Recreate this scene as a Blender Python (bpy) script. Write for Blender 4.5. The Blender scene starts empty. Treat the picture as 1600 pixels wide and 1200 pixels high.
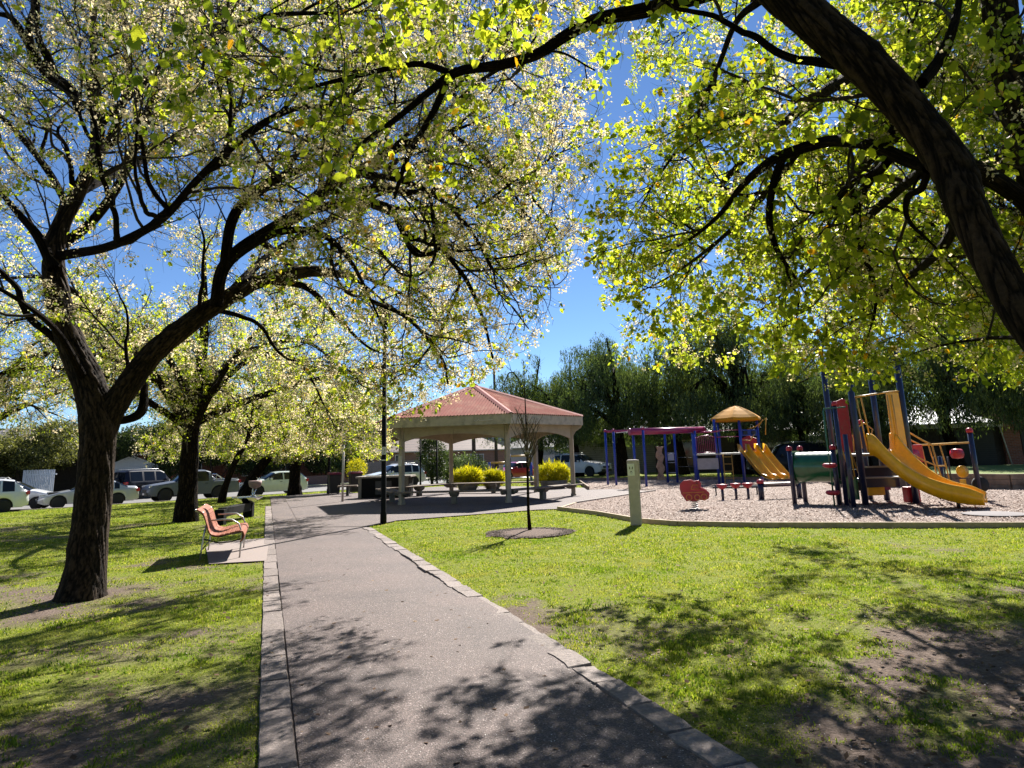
import bpy, math, random
import numpy as np
from mathutils import Vector, Matrix

# ------------------------------------------------------------------ camera, world, sun, exposure
scene = bpy.context.scene
COL = scene.collection
FPX, PPX, PPY = 1080.0, 800.0, 484.0           # focal length and principal point on the 1600 x 1200 frame
PITCH, ROLL, EYE = math.radians(11.87), 0.030, 1.65
CAMR = Matrix.Rotation(math.pi/2 + PITCH, 3, 'X') @ Matrix.Rotation(-ROLL, 3, 'Z')
cam_data = bpy.data.cameras.new('camera')
cam = bpy.data.objects.new('camera', cam_data); COL.objects.link(cam)
cam.matrix_world = Matrix.Translation((0, 0, EYE)) @ CAMR.to_4x4()
cam_data.sensor_width = 36.0
cam_data.lens = 36.0 * FPX / 1600.0
cam_data.shift_y = -(600.0 - PPY) / 1600.0
cam_data.clip_start = 0.05
cam_data.clip_end = 1500.0
scene.camera = cam

SUN_AZ, SUN_EL = math.radians(20.5), math.radians(40.0)
world = bpy.data.worlds.new('World'); scene.world = world; world.use_nodes = True
wn = world.node_tree.nodes; wl = world.node_tree.links
for n_ in list(wn): wn.remove(n_)
w_out = wn.new('ShaderNodeOutputWorld'); w_bg = wn.new('ShaderNodeBackground'); w_sky = wn.new('ShaderNodeTexSky')
w_sky.sky_type = 'NISHITA'; w_sky.sun_disc = False
w_sky.sun_elevation = SUN_EL; w_sky.sun_rotation = SUN_AZ
w_sky.air_density = 0.75; w_sky.dust_density = 0.0; w_sky.ozone_density = 7.0
w_bg.inputs['Strength'].default_value = 0.056
wl.new(w_sky.outputs[0], w_bg.inputs[0]); wl.new(w_bg.outputs[0], w_out.inputs[0])
sun_data = bpy.data.lights.new('sun', 'SUN'); sun = bpy.data.objects.new('sun', sun_data); COL.objects.link(sun)
sun_data.energy = 5.0; sun_data.angle = math.radians(0.55); sun_data.color = (1.0, 0.95, 0.87)
SUNV = Vector((math.sin(SUN_AZ)*math.cos(SUN_EL), math.cos(SUN_AZ)*math.cos(SUN_EL), math.sin(SUN_EL)))
sun.rotation_euler = SUNV.to_track_quat('Z', 'Y').to_euler()

scene.view_settings.view_transform = 'Standard'
scene.view_settings.look = 'None'
scene.view_settings.exposure = 1.38
scene.view_settings.gamma = 1.0
scene.render.engine = 'CYCLES'
cy = scene.cycles
cy.use_denoising = True
try: cy.denoiser = 'OPENIMAGEDENOISE'
except Exception: pass
cy.max_bounces = 8; cy.diffuse_bounces = 4; cy.glossy_bounces = 3; cy.transmission_bounces = 5; cy.transparent_max_bounces = 6
cy.caustics_reflective = False; cy.caustics_refractive = False
cy.sample_clamp_indirect = 6.0

# ------------------------------------------------------------------ reading the photograph: points in metres
def ray(px, py):
    return (CAMR @ Vector(((px-PPX)/FPX, -(py-PPY)/FPX, -1.0)))
def at(px, py, Y):                              # the point at distance Y seen there
    d = ray(px, py); return Vector((d.x/d.y*Y, Y, EYE + d.z/d.y*Y))
def gr(px, py, z=0.0):                          # the ground point seen there
    d = ray(px, py); t = (z-EYE)/d.z; return Vector((d.x*t, d.y*t, z))
CR = np.array(CAMR)
def project(P):                                 # (n,3) -> pixels, used only for pruning limbs
    q = (np.asarray(P) - np.array((0, 0, EYE))) @ CR
    w = np.maximum(-q[:, 2], 1e-3)
    return PPX + FPX*q[:, 0]/w, PPY - FPX*q[:, 1]/w, -q[:, 2]

# ------------------------------------------------------------------ helpers
def tag(o, label=None, cat=None, group=None, kind=None):
    if label: o['label'] = label
    if cat: o['category'] = cat
    if group: o['group'] = group
    if kind: o['kind'] = kind
    return o
def thing(name, label, cat, loc=(0, 0, 0), rz=0.0, group=None):
    o = bpy.data.objects.new(name, None); COL.objects.link(o)
    o.empty_display_size = 0.2
    o.location = loc; o.rotation_euler = (0, 0, rz)
    return tag(o, label, cat, group)
def copy_tree(o, parent=None):
    c = o.copy(); COL.objects.link(c)
    if parent: c.parent = parent
    for ch in list(o.children): copy_tree(ch, c)
    return c
def mk_obj(name, me, parent=None, loc=None, label=None):
    o = bpy.data.objects.new(name, me); COL.objects.link(o)
    if parent: o.parent = parent
    if loc is not None: o.location = loc
    if label: o['label'] = label
    return o
def np_mesh(name, V, groups, mats, smooth=False, attrs=None, uvs=None):
    """groups: list of (faces array (n,k), material index)"""
    me = bpy.data.meshes.new(name)
    V = np.asarray(V, dtype=np.float32)
    me.vertices.add(len(V)); me.vertices.foreach_set('co', V.ravel())
    tot = sum(f.size for f, _ in groups); nf = sum(len(f) for f, _ in groups)
    me.loops.add(tot); me.polygons.add(nf)
    li = np.concatenate([f.ravel() for f, _ in groups]).astype(np.int32)
    me.loops.foreach_set('vertex_index', li)
    ks = np.concatenate([np.full(len(f), f.shape[1], dtype=np.int32) for f, _ in groups])
    st = np.concatenate([[0], np.cumsum(ks)[:-1]]).astype(np.int32)
    me.polygons.foreach_set('loop_start', st)
    me.polygons.foreach_set('loop_total', ks)
    me.polygons.foreach_set('material_index', np.concatenate([np.full(len(f), m, dtype=np.int32) for f, m in groups]))
    if smooth: me.polygons.foreach_set('use_smooth', np.ones(nf, dtype=bool))
    for m in mats: me.materials.append(m)
    if uvs is not None:
        uv = me.uv_layers.new(name='UVMap'); uv.data.foreach_set('uv', np.asarray(uvs, dtype=np.float32)[li].ravel())
    if attrs:
        for k, a in attrs.items():
            at_ = me.attributes.new(k, 'FLOAT', 'POINT'); at_.data.foreach_set('value', np.asarray(a, dtype=np.float32))
    me.update(); me.validate(clean_customdata=False)
    return me

class MB:
    """collects shapes and links them as one mesh object"""
    def __init__(s): s.v = []; s.f = []; s.m = []; s.sm = []
    def add(s, vs, fs, mat=0, smooth=False):
        b = len(s.v); s.v += [tuple(v) for v in vs]
        for f in fs: s.f.append([b+i for i in f]); s.m.append(mat); s.sm.append(smooth)
        return s
    def box(s, c, d, M=None, mat=0):
        c = Vector(c); hx, hy, hz = d[0]/2, d[1]/2, d[2]/2
        vs = [Vector((x, y, z)) for x in (-hx, hx) for y in (-hy, hy) for z in (-hz, hz)]
        if M is not None: vs = [M @ v for v in vs]
        vs = [c+v for v in vs]
        return s.add(vs, [(0,1,3,2),(4,6,7,5),(0,4,5,1),(2,3,7,6),(0,2,6,4),(1,5,7,3)], mat)
    def bar(s, p0, p1, w, h, mat=0, up=(0, 0, 1)):      # rectangular beam between two points
        p0, p1 = Vector(p0), Vector(p1); d = (p1-p0).normalized(); u = Vector(up)
        sd = d.cross(u)
        if sd.length < 1e-4: sd = d.cross(Vector((1, 0, 0)))
        sd.normalize(); u = sd.cross(d).normalized()
        vs = [p + sd*a*w/2 + u*b*h/2 for p in (p0, p1) for a, b in ((-1,-1),(1,-1),(1,1),(-1,1))]
        return s.add(vs, [(0,3,2,1),(4,5,6,7),(0,1,5,4),(1,2,6,5),(2,3,7,6),(3,0,4,7)], mat)
    def tube(s, pts, r, n=8, mat=0, caps=True, smooth=True):
        pts = [Vector(p) for p in pts]
        rs = r if isinstance(r, (list, tuple)) else [r]*len(pts)
        T = [(pts[min(i+1, len(pts)-1)]-pts[max(i-1, 0)]).normalized() for i in range(len(pts))]
        ref = Vector((0, 0, 1)) if abs(T[0].z) < .9 else Vector((1, 0, 0))
        N = (ref - T[0]*ref.dot(T[0])).normalized()
        vs = []
        for i, p in enumerate(pts):
            N = (N - T[i]*N.dot(T[i])).normalized(); B = T[i].cross(N)
            for k in range(n):
                a = 2*math.pi*k/n
                vs.append(p + (N*math.cos(a)+B*math.sin(a))*rs[i])
        fs = [(i*n+k, i*n+(k+1) % n, (i+1)*n+(k+1) % n, (i+1)*n+k) for i in range(len(pts)-1) for k in range(n)]
        s.add(vs, fs, mat, smooth)
        if caps:
            b = len(s.v)-len(vs)
            s.f.append([b+k for k in range(n)][::-1]); s.m.append(mat); s.sm.append(False)
            s.f.append([b+(len(pts)-1)*n+k for k in range(n)]); s.m.append(mat); s.sm.append(False)
        return s
    def cyl(s, p0, p1, r0, r1=None, n=14, mat=0): return s.tube([p0, p1], [r0, r0 if r1 is None else r1], n, mat)
    def lathe(s, prof, c=(0, 0, 0), n=20, mat=0, M=None, smooth=True):
        c = Vector(c); vs = []
        for r, z in prof:
            for k in range(n):
                a = 2*math.pi*k/n; v = Vector((r*math.cos(a), r*math.sin(a), z))
                vs.append(c + (M @ v if M is not None else v))
        fs = [(i*n+k, i*n+(k+1) % n, (i+1)*n+(k+1) % n, (i+1)*n+k) for i in range(len(prof)-1) for k in range(n)]
        s.add(vs, fs, mat, smooth)
        b = len(s.v)-len(vs)
        if prof[0][0] > 1e-4: s.f.append([b+k for k in range(n)][::-1]); s.m.append(mat); s.sm.append(False)
        if prof[-1][0] > 1e-4: s.f.append([b+(len(prof)-1)*n+k for k in range(n)]); s.m.append(mat); s.sm.append(False)
        return s
    def prism(s, poly, o, ex, ey, en, th, mat=0):       # polygon in the ex/ey plane extruded by th along en
        o, ex, ey, en = Vector(o), Vector(ex), Vector(ey), Vector(en)
        a = [o+ex*x+ey*y-en*th/2 for x, y in poly]; b = [v+en*th for v in a]; n = len(poly)
        fs = [tuple(range(n))[::-1], tuple(range(n, 2*n))] + [(i, (i+1) % n, n+(i+1) % n, n+i) for i in range(n)]
        return s.add(a+b, fs, mat)
    def loft(s, rings, mat=0, smooth=True, closed=False, caps=False):
        n = len(rings[0]); vs = [v for r in rings for v in r]; e = n if closed else n-1
        fs = [(i*n+k, i*n+(k+1) % n, (i+1)*n+(k+1) % n, (i+1)*n+k) for i in range(len(rings)-1) for k in range(e)]
        s.add(vs, fs, mat, smooth)
        if caps:
            b = len(s.v)-len(vs)
            s.f.append([b+k for k in range(n)][::-1]); s.m.append(mat); s.sm.append(False)
            s.f.append([b+(len(rings)-1)*n+k for k in range(n)]); s.m.append(mat); s.sm.append(False)
        return s
    def build(s, name, mats, parent=None, bevel=0, solid=0, loc=None, label=None, kind=None):
        me = bpy.data.meshes.new(name); me.from_pydata([tuple(v) for v in s.v], [], s.f)
        if not isinstance(mats, (list, tuple)): mats = [mats]
        for m in mats: me.materials.append(m)
        me.polygons.foreach_set('material_index', s.m); me.polygons.foreach_set('use_smooth', s.sm)
        me.update()
        import bmesh
        bm = bmesh.new(); bm.from_mesh(me); bmesh.ops.recalc_face_normals(bm, faces=bm.faces); bm.to_mesh(me); bm.free()
        o = mk_obj(name, me, parent, loc, label)
        if solid:
            md = o.modifiers.new('Solidify', 'SOLIDIFY'); md.thickness = solid; md.offset = 0
        if bevel:
            md = o.modifiers.new('Bevel', 'BEVEL'); md.width = bevel; md.segments = 2; md.limit_method = 'ANGLE'; md.angle_limit = math.radians(40)
        if kind: o['kind'] = kind
        return o

# ------------------------------------------------------------------ materials
def new_mat(name):
    m = bpy.data.materials.new(name); m.use_nodes = True
    nt = m.node_tree; b = nt.nodes['Principled BSDF']; return m, nt, b
def rgba(c): return (c[0], c[1], c[2], 1.0)
def noise_node(nt, scale, detail=4, coord='Object', rough=.6, mapping=None, idx=None):
    tc = nt.nodes.new('ShaderNodeTexCoord'); nz = nt.nodes.new('ShaderNodeTexNoise')
    nz.inputs['Scale'].default_value = scale; nz.inputs['Detail'].default_value = detail; nz.inputs['Roughness'].default_value = rough
    src = tc.outputs[coord]
    if mapping:
        mp = nt.nodes.new('ShaderNodeMapping'); mp.inputs['Scale'].default_value = mapping
        nt.links.new(src, mp.inputs[0]); src = mp.outputs[0]
    nt.links.new(src, nz.inputs['Vector']); return nz
def ramp(nt, fac, stops):
    r = nt.nodes.new('ShaderNodeValToRGB'); e = r.color_ramp.elements
    while len(e) < len(stops): e.new(0.5)
    for i, (p, c) in enumerate(stops): e[i].position = p; e[i].color = rgba(c)
    nt.links.new(fac, r.inputs[0]); return r
def bump(nt, b, h, strength=.3, dist=.02):
    bp = nt.nodes.new('ShaderNodeBump'); bp.inputs['Strength'].default_value = strength; bp.inputs['Distance'].default_value = dist
    nt.links.new(h, bp.inputs['Height']); nt.links.new(bp.outputs[0], b.inputs['Normal']); return bp
def mix(nt, fac, a, b2, mode='MIX'):
    mx = nt.nodes.new('ShaderNodeMix'); mx.data_type = 'RGBA'; mx.blend_type = mode
    if isinstance(fac, (int, float)): mx.inputs[0].default_value = fac
    else: nt.links.new(fac, mx.inputs[0])
    for s_, i in ((a, 6), (b2, 7)):
        if isinstance(s_, tuple): mx.inputs[i].default_value = rgba(s_)
        else: nt.links.new(s_, mx.inputs[i])
    return mx.outputs[2]
def plain(name, c, rough=.6, metal=0.0, var=.12, scale=6.0, bmp=.05, coat=0.0, dirt=None, spec=.5):
    """a real surface: its colour, slight mottling and a fine bump"""
    m, nt, b = new_mat(name)
    nz = noise_node(nt, scale, 5)
    lo = tuple(x*(1-var) for x in c); hi = tuple(min(1, x*(1+var)) for x in c)
    r = ramp(nt, nz.outputs['Fac'], [(.3, lo), (.7, hi)])
    col = r.outputs[0]
    if dirt:
        n2 = noise_node(nt, dirt[1], 6); f = ramp(nt, n2.outputs['Fac'], [(.48, (0, 0, 0)), (.72, (1, 1, 1))])
        col = mix(nt, f.outputs[0], col, dirt[0])
    nt.links.new(col, b.inputs['Base Color'])
    b.inputs['Roughness'].default_value = rough; b.inputs['Metallic'].default_value = metal
    b.inputs['Coat Weight'].default_value = coat; b.inputs['Specular IOR Level'].default_value = spec
    if bmp:
        n3 = noise_node(nt, scale*12, 3); bump(nt, b, n3.outputs['Fac'], bmp, .01)
    return m
def leaf_mat(name, stops, trans=.55, tcol=(1.25, 1.25, .8), rough=.5, patch=None):
    m = bpy.data.materials.new(name); m.use_nodes = True; nt = m.node_tree
    for n in list(nt.nodes): nt.nodes.remove(n)
    out = nt.nodes.new('ShaderNodeOutputMaterial'); geo = nt.nodes.new('ShaderNodeNewGeometry')
    r = ramp(nt, geo.outputs['Random Per Island'], stops)
    rc = r.outputs[0]
    if patch:
        for col_, sc_, lo_, hi_ in patch:
            pn_ = noise_node(nt, sc_, 5, rough=.65); pf = ramp(nt, pn_.outputs['Fac'], [(lo_, (0, 0, 0)), (hi_, (.85, .85, .85))]); rc = mix(nt, pf.outputs[0], rc, col_)
    d = nt.nodes.new('ShaderNodeBsdfPrincipled'); t = nt.nodes.new('ShaderNodeBsdfTranslucent'); ms = nt.nodes.new('ShaderNodeMixShader')
    d.inputs['Roughness'].default_value = rough; d.inputs['Specular IOR Level'].default_value = .3
    nt.links.new(rc, d.inputs['Base Color'])
    c = mix(nt, 1.0, rc, tcol, 'MULTIPLY')
    nt.links.new(c, t.inputs[0]); ms.inputs[0].default_value = trans
    nt.links.new(d.outputs[0], ms.inputs[1]); nt.links.new(t.outputs[0], ms.inputs[2]); nt.links.new(ms.outputs[0], out.inputs[0])
    return m
def bark_mat(name, dark, light, uvscale=(14, 2.2), depth=.03):
    m, nt, b = new_mat(name)
    tc = nt.nodes.new('ShaderNodeTexCoord'); mp = nt.nodes.new('ShaderNodeMapping'); mp.inputs['Scale'].default_value = (uvscale[0], uvscale[1], 1)
    nt.links.new(tc.outputs['UV'], mp.inputs[0])
    n1 = nt.nodes.new('ShaderNodeTexNoise'); n1.inputs['Scale'].default_value = 1.0; n1.inputs['Detail'].default_value = 5; n1.inputs['Roughness'].default_value = .62; n1.inputs['Distortion'].default_value = .35
    nt.links.new(mp.outputs[0], n1.inputs['Vector'])
    sb = nt.nodes.new('ShaderNodeMath'); sb.operation = 'SUBTRACT'; nt.links.new(n1.outputs['Fac'], sb.inputs[0]); sb.inputs[1].default_value = .5
    ab = nt.nodes.new('ShaderNodeMath'); ab.operation = 'ABSOLUTE'; nt.links.new(sb.outputs[0], ab.inputs[0])
    nz = noise_node(nt, 22, 6)
    h = ramp(nt, ab.outputs[0], [(.005, (0, 0, 0)), (.11, (1, 1, 1))])
    c1 = mix(nt, h.outputs[0], dark, light)
    c2 = ramp(nt, nz.outputs['Fac'], [(.3, (.55, .55, .55)), (.7, (1.3, 1.25, 1.2))])
    nt.links.new(mix(nt, 1.0, c1, c2.outputs[0], 'MULTIPLY'), b.inputs['Base Color'])
    hh = mix(nt, .3, h.outputs[0], nz.outputs['Fac'])
    bump(nt, b, hh, 1.0, depth); b.inputs['Roughness'].default_value = .95; b.inputs['Specular IOR Level'].default_value = .08
    return m
def bark_relief_mat(name, dark, light):
    m, nt, b = new_mat(name); a = nt.nodes.new('ShaderNodeAttribute'); a.attribute_name = 'plate'
    nz = noise_node(nt, 30, 6, rough=.7); big = noise_node(nt, 2.5, 4)
    c1 = ramp(nt, a.outputs['Fac'], [(.05, dark), (.55, tuple((p+q)*.5 for p, q in zip(dark, light))), (1, light)])  # shade in the bark cracks painted into the colour, dark between plates
    c2 = ramp(nt, nz.outputs['Fac'], [(.3, (.5, .5, .5)), (.7, (1.4, 1.35, 1.3))]); c3 = ramp(nt, big.outputs['Fac'], [(.35, (.75, .75, .72)), (.65, (1.15, 1.12, 1.1))])
    nt.links.new(mix(nt, 1.0, mix(nt, 1.0, c1.outputs[0], c2.outputs[0], 'MULTIPLY'), c3.outputs[0], 'MULTIPLY'), b.inputs['Base Color'])
    bump(nt, b, nz.outputs['Fac'], .8, .012); b.inputs['Roughness'].default_value = .92; b.inputs['Specular IOR Level'].default_value = .2
    return m
def glass_mat(name, c=(.012, .015, .02)):
    m, nt, b = new_mat(name); b.inputs['Base Color'].default_value = rgba(c)
    b.inputs['Roughness'].default_value = .06; b.inputs['Specular IOR Level'].default_value = .35; return m
def brick_mat(name, c1, c2, mortar, scale=1.0, coord='Object'):
    m, nt, b = new_mat(name); tc = nt.nodes.new('ShaderNodeTexCoord')
    sep = nt.nodes.new('ShaderNodeSeparateXYZ'); nt.links.new(tc.outputs[coord], sep.inputs[0])
    ad = nt.nodes.new('ShaderNodeMath'); ad.operation = 'ADD'; nt.links.new(sep.outputs[0], ad.inputs[0]); nt.links.new(sep.outputs[1], ad.inputs[1])
    cb = nt.nodes.new('ShaderNodeCombineXYZ'); nt.links.new(ad.outputs[0], cb.inputs[0]); nt.links.new(sep.outputs[2], cb.inputs[1])
    bk = nt.nodes.new('ShaderNodeTexBrick'); bk.inputs['Scale'].default_value = scale
    bk.inputs['Color1'].default_value = rgba(c1); bk.inputs['Color2'].default_value = rgba(c2); bk.inputs['Mortar'].default_value = rgba(mortar)
    bk.inputs['Brick Width'].default_value = .24; bk.inputs['Row Height'].default_value = .086; bk.inputs['Mortar Size'].default_value = .008
    nt.links.new(cb.outputs[0], bk.inputs['Vector']); nt.links.new(bk.outputs['Color'], b.inputs['Base Color'])
    b.inputs['Roughness'].default_value = .9; return m
def stripe_mat(name, c1, c2, period, axis='Z', duty=.12, rough=.7, bmp=.5):
    """boards or sheets lapped at a fixed pitch"""
    m, nt, b = new_mat(name); tc = nt.nodes.new('ShaderNodeTexCoord'); sep = nt.nodes.new('ShaderNodeSeparateXYZ')
    nt.links.new(tc.outputs['Object'], sep.inputs[0])
    mo = nt.nodes.new('ShaderNodeMath'); mo.operation = 'MULTIPLY'; mo.inputs[1].default_value = 1/period
    nt.links.new(sep.outputs['XYZ'.index(axis)], mo.inputs[0])
    fr = nt.nodes.new('ShaderNodeMath'); fr.operation = 'FRACT'; nt.links.new(mo.outputs[0], fr.inputs[0])
    r = ramp(nt, fr.outputs[0], [(0, c2), (duty, c1)]); r.color_ramp.interpolation = 'CONSTANT'
    nz = noise_node(nt, 3, 5); v = ramp(nt, nz.outputs['Fac'], [(.3, (.75, .75, .75)), (.7, (1.1, 1.1, 1.1))])
    nt.links.new(mix(nt, 1.0, r.outputs[0], v.outputs[0], 'MULTIPLY'), b.inputs['Base Color'])
    b.inputs['Roughness'].default_value = rough; bump(nt, b, fr.outputs[0], bmp, .02); return m

M = {}
M['bark'] = bark_mat('pear_bark', (.005, .0035, .0025), (.042, .029, .020), (30, 3.2), .05)
M['bark_relief'] = bark_relief_mat('deep_pear_bark', (.0035, .0025, .002), (.056, .039, .028))
M['bark_pale'] = bark_mat('pale_bark', (.06, .05, .04), (.20, .17, .13), (8, 2))
M['twig'] = plain('twig_bark', (.035, .025, .018), .9, var=.3)
M['leaf'] = leaf_mat('pear_leaf', [(0, (.08, .14, .02)), (.45, (.26, .34, .045)), (.965, (.48, .53, .08)), (.985, (.50, .27, .02))], .62, (1.7, 1.6, .6))
M['leaf_young'] = leaf_mat('young_leaf', [(0, (.22, .30, .04)), (.6, (.38, .44, .07)), (1, (.52, .50, .10))], .6, (1.35, 1.35, .8))
M['blossom'] = leaf_mat('pear_blossom', [(0, (.76, .64, .46)), (.6, (.90, .83, .66)), (1, (.84, .78, .36))], .55, (1.05, .98, .82))
M['leaf_grey'] = leaf_mat('pepper_leaf', [(0, (.03, .05, .02)), (.5, (.06, .09, .035)), (.85, (.10, .14, .045)), (1, (.15, .20, .06))], .42, (1.3, 1.35, .7), patch=[((.16, .19, .06), .45, .5, .68), ((.02, .035, .015), .6, .56, .7)])  # sunlit olive tone painted into the leaf colour in patches
M['leaf_dark'] = leaf_mat('evergreen_leaf', [(0, (.02, .035, .012)), (.7, (.045, .07, .02)), (1, (.10, .13, .03))], .35)
M['leaf_olive'] = leaf_mat('olive_leaf', [(0, (.05, .06, .02)), (.5, (.10, .11, .035)), (1, (.22, .22, .06))], .5)
M['leaf_bush'] = leaf_mat('bush_leaf', [(0, (.05, .08, .03)), (.6, (.10, .15, .05)), (1, (.20, .26, .10))], .45)
M['leaf_yellow'] = leaf_mat('yellow_leaf', [(0, (.16, .20, .01)), (.4, (.42, .42, .015)), (1, (.62, .56, .02))], .6, (1.3, 1.2, .5), patch=[((.12, .18, .02), 2.6, .50, .66)])
M['grass'] = leaf_mat('grass_blade', [(0, (.055, .095, .012)), (.4, (.18, .25, .022)), (.82, (.28, .345, .04)), (1, (.50, .46, .20))], .5, (1.35, 1.3, .7), patch=[((.34, .31, .13), 1.3, .50, .72), ((.10, .20, .015), .55, .52, .68), ((.42, .38, .20), 9.0, .58, .75)])
M['grass_dark'] = leaf_mat('tuft_blade', [(0, (.06, .11, .015)), (.7, (.13, .21, .025)), (1, (.24, .30, .05))], .45, (1.3, 1.3, .6))
M['dead_leaf'] = leaf_mat('fallen_leaf', [(0, (.06, .035, .02)), (.6, (.17, .10, .06)), (1, (.28, .20, .12))], .2, (1, 1, 1), .9)
M['mulch_chip'] = leaf_mat('mulch_chip', [(0, (.03, .02, .015)), (.7, (.09, .06, .045)), (1, (.2, .15, .12))], .05, (1, 1, 1), .9)
M['petal'] = leaf_mat('fallen_petal', [(0, (.5, .45, .4)), (1, (.8, .78, .74))], .3, (1, 1, 1))
M['bark_chip'] = leaf_mat('bark_chip', [(0, (.08, .05, .035)), (.3, (.26, .18, .14)), (.7, (.46, .34, .28)), (1, (.68, .57, .49))], .08, (1, 1, 1), .8)
M['black_steel'] = plain('black_painted_steel', (.007, .007, .008), .7, spec=.12)
M['dark_steel'] = plain('dark_steel', (.03, .03, .033), .5)
M['steel'] = plain('galvanised_steel', (.45, .45, .44), .38, .85)
M['chrome'] = plain('polished_steel', (.65, .65, .66), .15, 1.0, var=.04)
M['navy'] = plain('navy_powder_coat', (.012, .016, .055), .35, coat=.3)
M['blue'] = plain('blue_powder_coat', (.018, .05, .36), .35, coat=.3)
M['red'] = plain('red_plastic', (.42, .018, .04), .4, dirt=((.30, .05, .06), 9))
M['magenta'] = plain('magenta_powder_coat', (.34, .02, .10), .3, coat=.5)
M['yellow'] = plain('yellow_plastic', (.92, .45, .003), .28, coat=.3, dirt=((.80, .38, .01), 5))
M['yellow_steel'] = plain('yellow_powder_coat', (.62, .34, .06), .4, dirt=((.45, .28, .09), 12))
M['ochre'] = plain('ochre_plastic_roof', (.62, .27, .012), .75, dirt=((.42, .20, .03), 6), spec=.15)
M['green'] = plain('green_plastic', (.006, .10, .038), .28, coat=.5, dirt=((.015, .12, .05), 5))
M['deck'] = plain('grey_deck_steel', (.42, .42, .42), .35, .7)
M['cream'] = plain('cream_paint', (.42, .36, .27), .6, dirt=((.30, .26, .20), 3))
M['post_grey'] = plain('green_grey_paint', (.47, .41, .39), .8, dirt=((.38, .34, .32), 4), spec=.2)
M['fascia'] = plain('fascia_paint', (.46, .42, .32), .6, dirt=((.28, .26, .2), 4))
M['concrete'] = plain('concrete', (.34, .30, .26), .85, scale=14, bmp=.2, dirt=((.22, .19, .17), 3))
M['concrete_dark'] = plain('weathered_concrete', (.22, .20, .17), .85, scale=14, bmp=.2, dirt=((.10, .10, .08), 3))
M['seat_timber'] = plain('weathered_timber', (.19, .14, .105), .8, scale=9, dirt=((.34, .28, .22), 4))
M['bench_timber'] = plain('red_stained_timber', (.25, .078, .042), .75, scale=9, var=.3, dirt=((.30, .14, .09), 7), spec=.25)
M['sleeper'] = plain('timber_sleeper', (.27, .19, .13), .85, scale=5, var=.3, dirt=((.14, .09, .06), 3))
M['edging'] = plain('timber_edging', (.42, .32, .20), .8, scale=6, var=.25)
M['white'] = plain('white_paint', (.72, .72, .72), .6, var=.06)
M['off_white'] = plain('off_white_paint', (.55, .53, .48), .6, var=.1)
M['sticker'] = plain('paper_label', (.62, .62, .60), .6)
M['ink'] = plain('black_ink', (.015, .015, .015), .6)
M['bin_body'] = plain('dark_bin_plastic', (.018, .016, .016), .55)
M['bin_lid'] = plain('maroon_bin_lid', (.20, .012, .03), .4)
M['rubber'] = plain('tyre_rubber', (.018, .018, .018), .85)
M['rim'] = plain('alloy_rim', (.38, .38, .39), .3, .8)
M['glass'] = glass_mat('car_glass')
M['dark_trim'] = plain('dark_trim', (.012, .012, .012), .5)
M['taillight'] = plain('red_lens', (.38, .006, .012), .2, coat=.5)
M['headlight'] = plain('clear_lens', (.5, .52, .55), .12, coat=.8)
M['plate'] = plain('number_plate', (.6, .6, .58), .5)
for k_, c_ in (('white', (.70, .71, .73)), ('silver', (.42, .44, .47)), ('grey', (.12, .14, .18)), ('navy', (.008, .011, .022)), ('red', (.40, .012, .03)), ('black', (.012, .013, .016)), ('pale_green', (.56, .62, .55))):
    M['paint_'+k_] = plain('car_paint_'+k_, c_, .45 if k_ in ('navy', 'black', 'grey') else .28, .15 if k_ in ('silver', 'grey') else 0, var=.04, bmp=0, coat=.15 if k_ in ('navy', 'black', 'grey') else .7, spec=.2 if k_ in ('navy', 'black', 'grey') else .5)
# ------------------------------------------------------------------ terrain functions
RNG = np.random.default_rng(11)
def hash2(ix, iy, s):
    v = np.sin(ix*127.1 + iy*311.7 + s*74.7)*43758.5453
    return v - np.floor(v)
def vnoise(x, y, s=0):
    ix, iy = np.floor(x), np.floor(y); fx, fy = x-ix, y-iy
    fx, fy = fx*fx*(3-2*fx), fy*fy*(3-2*fy)
    return (hash2(ix, iy, s)*(1-fx)*(1-fy) + hash2(ix+1, iy, s)*fx*(1-fy) + hash2(ix, iy+1, s)*(1-fx)*fy + hash2(ix+1, iy+1, s)*fx*fy)
def fbm(x, y, s=0, o=4):
    t = 0; a = .5
    for i in range(o): t = t + a*vnoise(x, y, s+i*7); x, y, a = x*2.03+1.7, y*2.03+9.2, a*.5
    return t/(1-.5**o)
def sstep(a, b, x):
    t = np.clip((x-a)/(b-a), 0, 1); return t*t*(3-2*t)
STREET_C = 63.0                                 # the near kerb line of the street is y = x + 63 - 1.4*sqrt2
def street_d(x, y): return (y - x - STREET_C)/math.sqrt(2)
def height(x, y):
    x = np.asarray(x, float); y = np.asarray(y, float)
    d = street_d(x, y)
    und = (fbm(x*.25, y*.25, 5, 2)-.5)*.05*sstep(3, 8, np.hypot(x, y))
    return -.35*sstep(-14, -2.5, d) + und*(d < -3)*1.0
def hz(x, y): return float(height(x, y))
def inpoly(x, y, poly):
    n = len(poly); r = np.zeros(x.shape, bool); j = n-1
    for i in range(n):
        xi, yi, xj, yj = poly[i][0], poly[i][1], poly[j][0], poly[j][1]
        if yi != yj: r ^= ((yi > y) != (yj > y)) & (x < (xj-xi)*(y-yi)/(yj-yi)+xi)
        j = i
    return r
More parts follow.
